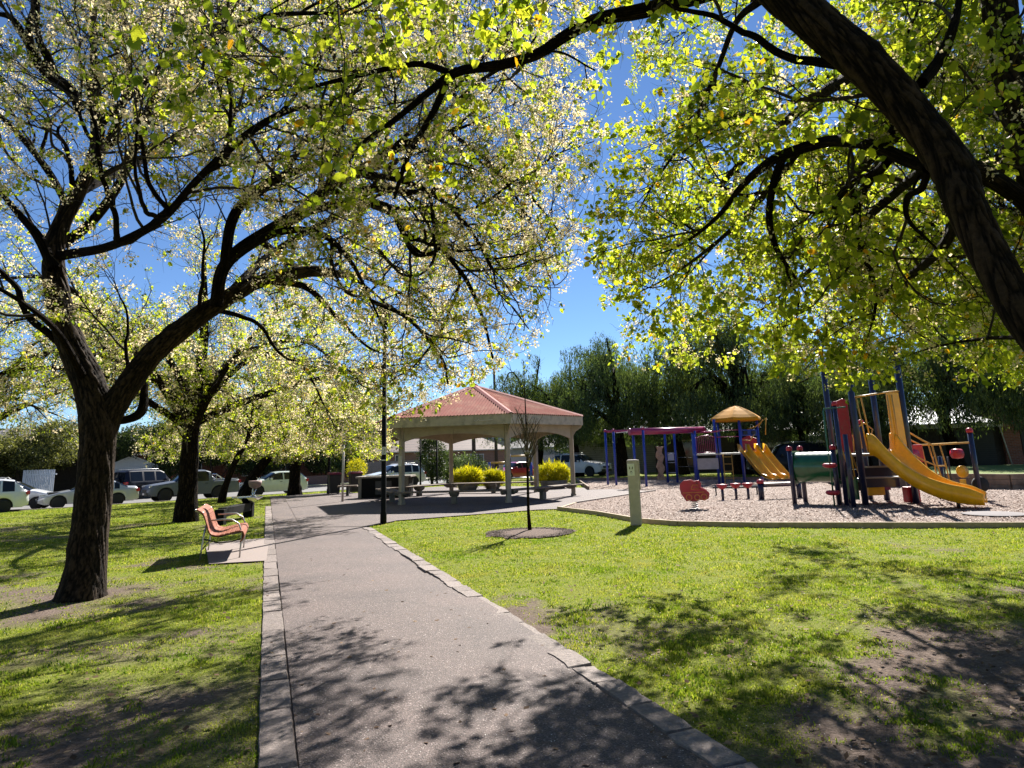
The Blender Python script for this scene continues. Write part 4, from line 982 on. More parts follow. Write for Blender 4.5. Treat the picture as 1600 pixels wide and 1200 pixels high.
p = at(657, 760, 45); lamp_post('slim black post on the grass seen through the left of the shelter', p, 3.0, .05)
p = at(683, 760, 47); lamp_post('black post among shrubs seen through the shelter', p, 3.2, .06)
wp = gr(535, 785); t = thing('white_post', 'slim pale post standing on the paving left of the barbecue', 'post', (wp.x, wp.y, 0)); 
MB().cyl((0, 0, 0), (0, 0, 2.30), .045, .045).build('pole', M['off_white'], t); MB().lathe([(.06, 2.28), (.075, 2.4), (.075, 2.62), (.05, 2.72), (0, 2.74)], (0, 0, 0), 12).build('head', M['steel'], t)
# sign post with a dog's face plate
sg = gr(994.5, 822); t = thing('sign_post', 'squat grey-green post with a white dog-face plate by the playground edge', 'sign', (sg.x, sg.y, 0), math.radians(-8))
s = MB(); s.box((0, 0, .735), (.255, .20, 1.47)); s.build('post', M['post_grey'], t, bevel=.035)
s = MB(); s.box((.135, 0, 1.13), (.03, .17, .66)); s.build('side_cover', M['post_grey'], t, bevel=.012)
s = MB(); s.box((-.045, -.106, 1.245), (.155, .01, .27)); pl = s.build('plate', M['white'], t, bevel=.004)
f = MB(); yy = -.1125
for sx in (-1, 1): f.prism([(sx*.028-.012, .045), (sx*.028+.012, .045), (sx*.028+.010+.006*sx, .10), (sx*.028-.004+.006*sx, .105)], (-.045, yy, 1.21), (1, 0, 0), (0, 0, 1), (0, 1, 0), .003)
f.prism([(-.022, -.005), (.022, -.005), (.012, -.022), (-.012, -.022)], (-.045, yy, 1.22), (1, 0, 0), (0, 0, 1), (0, 1, 0), .003)
f.tube([(-.045-.030, yy, 1.19), (-.045-.012, yy, 1.175), (-.045, yy, 1.182), (-.045+.012, yy, 1.175), (-.045+.03, yy, 1.19)], .0035, 5); f.tube([(-.045-.02, yy, 1.155), (-.045, yy, 1.145), (-.045+.02, yy, 1.155)], .003, 5)
f.build('dog_face', M['ink'], pl)
# bin
p = at(522, 766, 36.2); t = thing('wheelie_bin', 'dark wheeled bin with a maroon lid behind the distant lamp post', 'bin', (p.x, p.y, hz(p.x, p.y)), math.radians(25))
b_ = MB(); b_.loft([[Vector((x*w, y*d, z)) for x, y in ((-1, -1), (1, -1), (1, 1), (-1, 1))] for w, d, z in ((.23, .25, .06), (.29, .33, .92), (.31, .35, .94), (.31, .35, .98))], closed=True, smooth=False, caps=True); b_.build('body', M['bin_body'], t, bevel=.015)
b_ = MB(); b_.loft([[Vector((x*w, y*d+o, z)) for x, y in ((-1, -1), (1, -1), (1, 1), (-1, 1))] for w, d, o, z in ((.33, .38, 0, .985), (.33, .38, 0, 1.01), (.26, .30, .02, 1.09))], closed=True, smooth=False, caps=True); b_.build('lid', M['bin_lid'], t, bevel=.02)
for s_ in (-1, 1): MB().lathe([(.0, -.03), (.1, -.03), (.1, .03), (0, .03)], (s_*.24, .27, .10), 14, M=Matrix.Rotation(math.pi/2, 3, 'Y')).build('wheel', M['rubber'], t)
MB().tube([(-.2, .40, .93), (.2, .40, .93)], .015).build('handle', M['bin_body'], t)
p2 = p+Vector((.95, .5, 0)); t2 = copy_tree(t); t2.location = (p2.x, p2.y, hz(p2.x, p2.y)); t2['label'] = 'second bin half hidden behind the maroon-lidded one'; t2['group'] = t['group'] = 'bins by the path'
# barbecue counter
bq = gr(603, 778); t = thing('barbecue', 'long black barbecue counter with a pale bench top left of the shelter', 'barbecue', (bq.x, bq.y, 0), math.radians(-4))
s = MB(); s.box((0, 0, .43), (2.2, .9, .86)); s.build('cabinet', M['black_steel'], t, bevel=.01)
s = MB(); s.box((0, 0, .90), (2.4, 1.05, .075)); s.build('counter', M['concrete'], t, bevel=.01)
for x in (-1.02, 1.02): MB().box((x, -.467, .43), (.14, .03, .86)).build('end_post', M['concrete_dark'], t)
for x in (-.5, .5): MB().box((x, 0, .952), (.6, .55, .025)).build('hotplate', M['chrome'], t, bevel=.004)
MB().box((0, -.457, .45), (.7, .01, .55)).build('door', M['dark_steel'], t)
bs = gr(543, 776); t = thing('stool', 'small dark seat on a single leg left of the barbecue counter', 'seat', (bs.x, bs.y, 0), .1)
MB().box((0, 0, .47), (.9, .35, .07)).build('seat', M['seat_timber'], t, bevel=.01); MB().box((-.0, 0, .215), (.12, .2, .43)).build('leg', M['dark_steel'], t)
# planters and yellow bushes
def planter_bush(px, py, w, h, Y, label, seed):
    p = at(px, py, Y); z = .0
    b_ = shrub('yellow_bush', label, 'bush', (p.x, Y, z), [(0, 0, .45*h+.18, w*.5, w*.42, h*.52), (-.2*w, .05, .4*h+.18, w*.34, w*.3, h*.42), (.22*w, 0, .42*h+.18, w*.3, w*.3, h*.4)], 6500, .22, 'leaf_yellow', seed, .10, 5, 'yellow bushes behind the shelter', -.9)
    return b_
# ------------------------------------------------------------------ trees
def unit(v): return v/np.maximum(np.linalg.norm(v, axis=-1, keepdims=True), 1e-9)
def resample(pts, rad, K):
    P = np.array([tuple(p) for p in pts], float); R = np.array(rad, float)
    # smooth by Catmull-Rom, then even spacing
    Q = np.vstack([2*P[0]-P[1], P, 2*P[-1]-P[-2]]); out = []; ro = []
    for i in range(1, len(Q)-2):
        for t in np.linspace(0, 1, 8, endpoint=False):
            a, b, c, d = Q[i-1], Q[i], Q[i+1], Q[i+2]
            out.append(.5*((2*b)+(c-a)*t+(2*a-5*b+4*c-d)*t*t+(3*b-a-3*c+d)*t**3)); ro.append(R[i-1]*(1-t)+R[i]*t)
    out.append(P[-1]); ro.append(R[-1]); out = np.array(out); ro = np.array(ro)
    s = np.concatenate([[0], np.cumsum(np.linalg.norm(np.diff(out, axis=0), axis=1))]); u = np.linspace(0, s[-1], K)
    return np.stack([np.interp(u, s, out[:, j]) for j in range(3)], 1), np.interp(u, s, ro)
def grow(r, P, R, n, lmin, lmax, K, rf, ang, trop=0.0, wob=.25, tmin=.15, rmin=.002, curl=0.0, keep=None, tmax=1.0, endbias=1.0):
    """n branches sprouting from the given ones; all have K points"""
    L = np.linalg.norm(np.diff(P, axis=1), axis=2).sum(1)
    idx = r.choice(len(P), n, p=L/L.sum()); t = tmin+(tmax-tmin)*r.uniform(0, 1, n)**(1/endbias)
    k0 = P.shape[1]; f = t*(k0-1); i0 = np.minimum(f.astype(int), k0-2); w = (f-i0)[:, None]
    A = P[idx, i0]*(1-w)+P[idx, i0+1]*w; T = unit(P[idx, i0+1]-P[idx, i0]); pr = R[idx, i0]*(1-w[:, 0])+R[idx, i0+1]*w[:, 0]
    u = r.normal(0, 1, (n, 3)); u = unit(u-T*(u*T).sum(1, keepdims=True))
    a = r.uniform(ang[0], ang[1], n)[:, None]; D = np.cos(a)*T+np.sin(a)*u
    ln = r.uniform(lmin, lmax, n)*(1-.35*t); st = (ln/(K-1))[:, None]
    out = np.zeros((n, K, 3)); out[:, 0] = A; cur = A
    cv = unit(r.normal(0, 1, (n, 3)))*curl
    for k in range(1, K):
        D = unit(D + r.normal(0, wob, (n, 3)) + np.array([0, 0, trop]) + cv); cur = cur+D*st; out[:, k] = cur
    r0 = np.maximum(np.minimum(pr*.72, ln*rf), rmin)
    rr = r0[:, None]*np.linspace(1, .32, K)[None, :]
    if keep is not None:
        m = keep(out); out, rr = out[m], rr[m]
    return out, rr
def tubes(P, R, S):
    N, K = R.shape
    T = np.zeros_like(P); T[:, 1:-1] = P[:, 2:]-P[:, :-2]; T[:, 0] = P[:, 1]-P[:, 0]; T[:, -1] = P[:, -1]-P[:, -2]; T = unit(T)
    ref = np.where(np.abs(T[:, :1, 2:3]) < .8, np.array([[[0, 0, 1.]]]), np.array([[[1., 0, 0]]])); ref = np.broadcast_to(ref, P.shape).copy()
    Nn = np.zeros_like(P); n = ref[:, 0]
    for k in range(K):
        n = unit(n-T[:, k]*(n*T[:, k]).sum(1, keepdims=True)); Nn[:, k] = n
    B = np.cross(T, Nn); a = np.linspace(0, 2*math.pi, S+1)          # last ring point doubled for the uv seam
    V = P[:, :, None]+R[:, :, None, None]*(Nn[:, :, None]*np.cos(a)[None, None, :, None]+B[:, :, None]*np.sin(a)[None, None, :, None])
    arc = np.concatenate([np.zeros((N, 1)), np.cumsum(np.linalg.norm(np.diff(P, axis=1), axis=2), axis=1)], 1)
    UV = np.stack([np.broadcast_to((a/(2*math.pi))[None, None, :], (N, K, S+1)), np.broadcast_to(arc[:, :, None], (N, K, S+1))], -1)
    i = np.arange(N)[:, None, None]*K*(S+1); k = np.arange(K-1)[None, :, None]*(S+1); s = np.arange(S)[None, None, :]
    b = i+k+s; F = np.stack([b, b+1, b+S+2, b+S+1], -1).reshape(-1, 4)
    return V.reshape(-1, 3), F, UV.reshape(-1, 2)
def join_tubes(lst):
    V, F, U, o = [], [], [], 0
    for P, R, S in lst:
        if len(P) == 0: continue
        v, f, u = tubes(P, R, S); V.append(v); F.append(f+o); U.append(u); o += len(v)
    return np.concatenate(V), np.concatenate(F), np.concatenate(U)
def on_twigs(r, P, n, jit=.02, tmin=.2):
    idx = r.integers(0, len(P), n); k0 = P.shape[1]; f = r.uniform(tmin, 1, n)*(k0-1); i0 = np.minimum(f.astype(int), k0-2); w = (f-i0)[:, None]
    C = P[idx, i0]*(1-w)+P[idx, i0+1]*w + r.normal(0, jit, (n, 3)); T = unit(P[idx, i0+1]-P[idx, i0]); return C, T
def tips(r, P, R, n, ln):
    idx = r.integers(0, len(P), n); A = P[idx, -1]; D = unit(P[idx, -1]-P[idx, -3]); K = 9; out = np.zeros((n, K, 3)); out[:, 0] = A; cur = A; D = unit(D+r.normal(0, .35, (n, 3)))
    st = (r.uniform(ln*.5, ln, n)/(K-1))[:, None]
    for k in range(1, K): D = unit(D+r.normal(0, .16, (n, 3))); cur = cur+D*st; out[:, k] = cur
    return out, (R[idx, -1]*.7)[:, None]*np.linspace(1, .35, K)[None, :]
def leaf_faces(r, C, T, size, droop=.5, asp=.62, six=False, rnd_=.9):
    n = len(C); D = unit(T*.5 + r.normal(0, rnd_, (n, 3)) + np.array([0, 0, -droop])); u = r.normal(0, 1, (n, 3)); W = unit(np.cross(D, u))
    s = (size*r.uniform(.42, 1.42, n))[:, None]; w = s*asp*.5; Nn = np.cross(D, W)
    if six:
        pts = [C, C+D*s*.28+W*w*.9+Nn*s*.05, C+D*s*.62+W*w*.85+Nn*s*.03, C+D*s-Nn*s*.10, C+D*s*.62-W*w*.85+Nn*s*.03, C+D*s*.28-W*w*.9+Nn*s*.05]
    else:
        pts = [C, C+D*s*.5+W*w, C+D*s-Nn*s*.06, C+D*s*.5-W*w]
    return np.stack(pts, 1).reshape(-1, 3), np.arange(n)[:, None]*len(pts)+np.arange(len(pts))[None, :]
def quads(r, C, size, jit):
    n = len(C); C = C+r.normal(0, jit, (n, 3)); a = unit(r.normal(0, 1, (n, 3))); b = unit(np.cross(a, r.normal(0, 1, (n, 3)))); s = (size*r.uniform(.6, 1.25, n))[:, None]*.5
    V = np.stack([C-a*s, C-b*s, C+a*s, C+b*s], 1).reshape(-1, 3); return V, np.arange(n)[:, None]*4+np.arange(4)[None, :]
def merge(lst):
    V, G, o = [], [], 0
    for v, f, m in lst: V.append(v); G.append((f+o, m)); o += len(v)
    return np.concatenate(V), G
def relief_trunk(root, P, R, seed, S=132, name='trunk', foot=True):
    """the main stem with deep interlaced bark, root flare and knots"""
    V, F, U = tubes(P[None], R[None], S); th = U[:, 0]*2*math.pi; L = U[:, 1]; rr = np.repeat(R, S+1)
    cx, cy_ = np.cos(th)*rr*1.0, np.sin(th)*rr*1.0              # periodic around the stem
    w = L + .9*rr*np.sin(th+L*.8)
    n1 = fbm(cx*24+w*1.1, cy_*24+w*5.2, seed, 4); n2 = fbm(cx*24-w*1.1+40, cy_*24+w*4.6+9, seed+5, 4)
    plate = np.clip(np.minimum(np.abs(n1-.5), np.abs(n2-.5))*9.5, 0, 1)
    big = fbm(cx*3+L*.5, cy_*3+L*1.1, seed+9, 3)-.5
    disp = .018*plate*np.clip(rr/.12, .3, 1) + big*rr*.28
    flare = np.exp(-L/.28)*(.30*np.maximum(np.cos(th*5+seed), 0)**2+.10)*rr*.9
    for k in range(7):                                       # knots and pruning scars
        r_ = np.random.default_rng(seed*13+k); t0, l0 = r_.uniform(0, 6.28), r_.uniform(.5, L.max()*.8); dt = np.angle(np.exp(1j*(th-t0)))*rr
        d = np.sqrt(dt**2+((L-l0)*.7)**2); disp += .03*np.exp(-(d/.075)**2)-.022*np.exp(-(d/.03)**2)
    if not foot: flare = flare*0
    ctr = np.repeat(P, S+1, 0); N_ = unit(V-ctr); V = V+N_*(disp+flare)[:, None]
    me = np_mesh(name, V, [(F, 0)], [M['bark_relief']], True, {'plate': plate}); return mk_obj(name, me, root)
def blossom_tree(name, label, cat, loc, limbs, seed, n1, n2, n3, leaves, flowers, keep=None, l1=(.9, 2.4), l2=(.4, 1.0), l3=(.15, .45), trop=(.03, -.02, -.03),
                 leaf_size=.045, fsize=.021, six=False, group=None, extra=None, trunk_sides=24, relief=0, near_leaf=None, n0=0, l0=(1.5, 3)):
    """limbs: [(points, radii, sides)], traced; everything finer sprouts from them"""
    r = np.random.default_rng(seed); off = np.array(tuple(loc))
    root = thing(name, label, cat, loc, 0, group)
    K0 = 40; LP, LR, big = [], [], []
    for pts, rad, sprout in limbs:
        P, R = resample(pts, rad, K0)
        if sprout: LP.append(P); LR.append(R)
        big.append((P, R))
    BP = np.array([b[0] for b in big]); BR = np.array([b[1] for b in big])
    # lumpy bark outline on the thick wood
    L0, R0 = np.array(LP), np.array(LR)
    if n0:
        a_, b_ = grow(r, L0, R0, n0, l0[0], l0[1], K0, .022, (.5, 1.2), .05, .10, .2, .01, .03, keep); L0 = np.concatenate([L0, a_]); R0 = np.concatenate([R0, b_]); BP = np.concatenate([BP, a_]); BR = np.concatenate([BR, b_])
    P1, R1 = grow(r, L0, R0, n1, l1[0], l1[1], 9, .014, (.4, 1.3), trop[0], .16, .12, .006, .04, keep, endbias=1.5)
    tp, tr_ = tips(r, L0, L0*0+0 if False else R0, len(L0)*3, 1.3)
    if keep is not None: m_ = keep(tp); tp, tr_ = tp[m_], tr_[m_]
    P1 = np.concatenate([P1, tp]); R1 = np.concatenate([R1, tr_])
    P2, R2 = grow(r, P1, R1, n2, l2[0], l2[1], 7, .010, (.4, 1.3), trop[1], .20, .15, .0035, .03, keep)
    P3, R3 = grow(r, P2, R2, n3, l3[0], l3[1], 4, .008, (.4, 1.3), trop[2], .22, .15, .0022, 0, keep)
    V, F, U = join_tubes([((BP-off)[relief:], BR[relief:], trunk_sides)])
    # irregular girth
    nz = fbm(U[:, 0]*5+V[:, 2]*.7, V[:, 2]*1.6+V[:, 0], 3, 3)-.5
    ctr = np.repeat((BP-off)[relief:].reshape(-1, 3), trunk_sides+1, 0); n5_ = fbm(U[:, 0]*11+V[:, 0]*2, V[:, 2]*5+V[:, 1]*3, 13, 3)-.5; V = ctr+(V-ctr)*(1+.20*nz[:, None]+.14*n5_[:, None])
    me = np_mesh('trunk', V, [(F, 0)], [M['bark']], True, uvs=U*np.array([1, 1])); mk_obj('limbs' if relief else 'trunk', me, root)
    for q_ in range(relief):
        HP, HR = resample(limbs[q_][0], limbs[q_][1], 420 if q_ == 0 else 300); relief_trunk(root, HP-off, HR, seed+q_, 132 if q_ == 0 else 96, 'trunk' if q_ == 0 else 'fork', q_ == 0)
    V, F, U = join_tubes([(P1-off, R1, 6), (P2-off, R2, 4), (P3-off, R3, 3)])
    me = np_mesh('branches', V, [(F, 0)], [M['twig']], True); mk_obj('branches', me, root)
    parts = []
    C, T = on_twigs(r, P3, leaves//8, .012, .45); C = np.repeat(C, 8, 0)+r.normal(0, leaf_size*.62, (leaves//8*8, 3)); T = np.repeat(T, 8, 0); v, f = leaf_faces(r, C-off, T, leaf_size, .5, .66, six); parts.append((v, f, 0))
    C, T = on_twigs(r, P3, leaves//6, .02, .5); C = np.repeat(C, 3, 0)+r.normal(0, leaf_size*.4, (leaves//6*3, 3)); T = np.repeat(T, 3, 0); v, f = leaf_faces(r, C-off, T, leaf_size*.5, .1, .55); parts.append((v, f, 1))
    if near_leaf:
        C, T = on_twigs(r, P3, near_leaf[0], .02); v, f = leaf_faces(r, C-off, T, near_leaf[1], .7, .70, True); parts.append((v, f, 0))
    V, G = merge(parts); mk_obj('crown', np_mesh('crown', V, G, [M['leaf'], M['leaf_young']]), root)
    if flowers:
        C, T = on_twigs(r, P3, int(flowers*.62), .01, .4); C = np.repeat(C, 15, 0)
        v, f = quads(r, C-off, fsize*1.25, fsize*1.6); mk_obj('blossom', np_mesh('blossom', v, [(f, 0)], [M['blossom']]), root)
    print(name, 'twigs', len(P1), len(P2), len(P3))
    return root
def px_limb(spec, Y, sprout=True, k=None):
    """spec [(px,py,width px[,Y])] on the photo at distance Y -> points and radii in metres"""
    pts, rad = [], []
    for s_ in spec:
        y = s_[3] if len(s_) > 3 else Y; p_ = at(s_[0], s_[1], y); q_ = np.array((p_.x, p_.y, p_.z-EYE)) @ CR; u_ = math.hypot(q_[0], q_[1])/-q_[2]
        pts.append(p_); rad.append(.86*s_[2]*-q_[2]/FPX/2/math.sqrt(1+(q_[0]/q_[2])**2))
    n_ = len(rad); rad = [q*(1 if i < n_-3 else (.85, .55, .25)[i-(n_-3)]) if n_ > 4 and sprout and rad[-1] < .06 else q for i, q in enumerate(rad)]
    return pts, rad, sprout

# --- the big forked pear tree at the left of the path
YT = LT.y
def keep_left(P):
    x, y, w = project(P[:, -1]); x2, y2, _ = project(P[:, P.shape[1]//2])
    ok = P[:, :, 2].min(1) > 1.9
    # the crown stops short of the shelter roof and of the gap of open sky
    lim = np.interp(x, [-400, 0, 150, 330, 420, 560, 640, 700, 790, 845, 890, 920, 940, 955, 970, 1300], [700, 690, 640, 600, 610, 640, 660, 640, 570, 540, 470, 400, 250, 180, 40, -500])
    ok &= (y < lim) & (x < 975)
    return ok
tl = [
 px_limb([(118, 962, 104), (126, 930, 88), (134, 880, 74), (142, 800, 66), (150, 720, 62), (152, 660, 62), (138, 600, 58), (112, 540, 52), (94, 480, 44), (84, 420, 40), (92, 360, 33), (122, 300, 28), (150, 240, 24), (150, 150, 20), (146, 60, 15), (150, -60, 14), (160, -200, 8)], YT),
 px_limb([(146, 770, 20), (156, 715, 36), (172, 650, 48), (205, 595, 46), (245, 545, 42), (295, 505, 36), (345, 472, 30), (400, 442, 26), (460, 427, 22), (508, 425, 20), (560, 440, 10), (610, 480, 6)], YT+.06),
 px_limb([(338, 478, 24), (346, 425, 24), (372, 392, 25), (420, 362, 26), (470, 332, 25), (505, 300, 23), (560, 268, 20), (612, 235, 17), (660, 215, 14), (720, 200, 10), (790, 170, 6)], YT-.6),
 px_limb([(350, 420, 20), (362, 345, 20), (395, 302, 18), (440, 276, 17), (490, 258, 15), (545, 235, 12), (600, 200, 8)], YT-.9),
 px_limb([(470, 332, 18), (540, 318, 15), (605, 322, 13), (628, 360, 11), (650, 398, 10), (690, 388, 8), (740, 360, 5)], YT-1),
 px_limb([(505, 300, 12), (590, 296, 14), (650, 300, 12), (700, 290, 9), (760, 260, 6)], YT-.4),
 px_limb([(378, 390, 14), (440, 362, 14), (500, 365, 12), (545, 405, 10), (580, 470, 8), (610, 540, 5)], YT-1.3),
 px_limb([(420, 440, 12), (480, 450, 12), (530, 500, 9), (580, 545, 7), (640, 560, 4)], YT+.6),
 px_limb([(90, 400, 22, YT), (170, 385, 18, YT-.9), (250, 345, 16, YT-1.7), (300, 290, 14, YT-2.2), (345, 245, 14, YT-2.4), (400, 200, 14, YT-2.6), (460, 170, 13, YT-2.6), (540, 160, 10, YT-2.6), (570, 120, 6, YT-2.6)], YT-2.6),
 px_limb([(84, 420, 24), (60, 370, 20), (30, 335, 17), (-10, 290, 14), (-60, 250, 10)], YT-.3),
 px_limb([(92, 385, 22), (140, 350, 20), (185, 290, 18), (215, 220, 16), (245, 130, 15), (285, 20, 12), (320, -80, 8)], YT+.3),
 px_limb([(125, 170, 20), (110, 140, 22), (65, 105, 22), (45, 60, 20), (55, 0, 16), (70, -60, 10)], YT-.5),
 px_limb([(60, 100, 12), (20, 30, 12), (-40, 20, 8)], YT-.6),
 px_limb([(120, 300, 14), (170, 220, 16), (200, 120, 14), (190, 0, 10)], YT+1.2),
 px_limb([(150, 240, 16), (240, 180, 15), (330, 130, 12), (400, 60, 9), (440, -20, 6)], YT+1.0),
 px_limb([(110, 330, 16), (70, 260, 14), (10, 190, 12), (-50, 150, 8)], YT+1.0),
 px_limb([(135, 600, 20, YT), (90, 520, 14, YT-1), (30, 470, 10, YT-1.8), (-60, 420, 7, YT-2.2)], YT),
 px_limb([(345, 472, 18, YT), (420, 400, 15, YT+1.5), (520, 340, 12, YT+2.6), (640, 290, 9, YT+3.4), (760, 300, 6, YT+4)], YT),
 px_limb([(122, 300, 22, YT), (220, 250, 17, YT+1.8), (350, 180, 13, YT+3), (480, 120, 9, YT+3.6), (620, 60, 6, YT+4)], YT),
 px_limb([(150, 200, 16, YT), (260, 100, 13, YT-1.6), (400, 30, 10, YT-2.6), (560, 20, 6, YT-3)], YT),
 px_limb([(560, 268, 10, YT), (660, 320, 8, YT+.5), (740, 400, 6, YT+1), (800, 480, 4, YT+1.2), (830, 520, 4, YT+1.2)], YT),
 px_limb([(612, 235, 9, YT), (720, 240, 7, YT+.6), (820, 300, 5, YT+1), (880, 370, 3, YT+1.2)], YT),
 px_limb([(700, 205, 8, YT-.6), (770, 260, 6, YT-.4), (830, 350, 4, YT-.2), (860, 450, 3, YT), (850, 500, 2, YT)], YT),
 px_limb([(620, 250, 10, YT), (560, 330, 9, YT+1.6), (600, 400, 7, YT+3), (660, 460, 5, YT+4)], YT),
 px_limb([(400, 370, 14, YT), (470, 420, 11, YT+2), (560, 430, 8, YT+3.6), (650, 470, 5, YT+5)], YT),
 px_limb([(500, 300, 12, YT), (520, 180, 10, YT+2), (600, 120, 8, YT+3.6), (700, 130, 5, YT+5)], YT),
 px_limb([(690, 388, 8, YT-1), (730, 440, 8, YT-.9), (755, 500, 6, YT-.8), (770, 560, 4, YT-.6)], YT),
 px_limb([(580, 470, 8, YT-1.3), (640, 500, 7, YT-1), (690, 560, 5, YT-.8), (700, 600, 4, YT-.8)], YT),
 px_limb([(560, 268, 12, YT-.6), (650, 290, 10, YT-1.2), (720, 340, 8, YT-1.6), (770, 420, 5, YT-1.8)], YT),
 px_limb([(610, 235, 9, YT-.6), (700, 150, 7, YT+.4), (800, 40, 5, YT+1), (880, -20, 3, YT+1)], YT),
 px_limb([(660, 215, 9, YT), (760, 120, 7, YT+.6), (860, 80, 5, YT+1), (930, 110, 3, YT+1)], YT),
 px_limb([(165, 655, 22, YT), (200, 655, 16, YT+.2), (222, 640, 20, YT+.3), (226, 600, 14, YT+.4)], YT, False),
]
blossom_tree('pear_tree', 'large forked tree in white blossom, its dark trunk left of the path', 'tree', (LT.x, LT.y, 0), tl, 3,
   500, 4800, 19000, 38000, 27000, keep_left, l1=(.9, 2.2), l2=(.45, 1.05), leaf_size=.060, six=True, relief=2, n0=80, l0=(1.5, 3.3), near_leaf=(1500, .075))

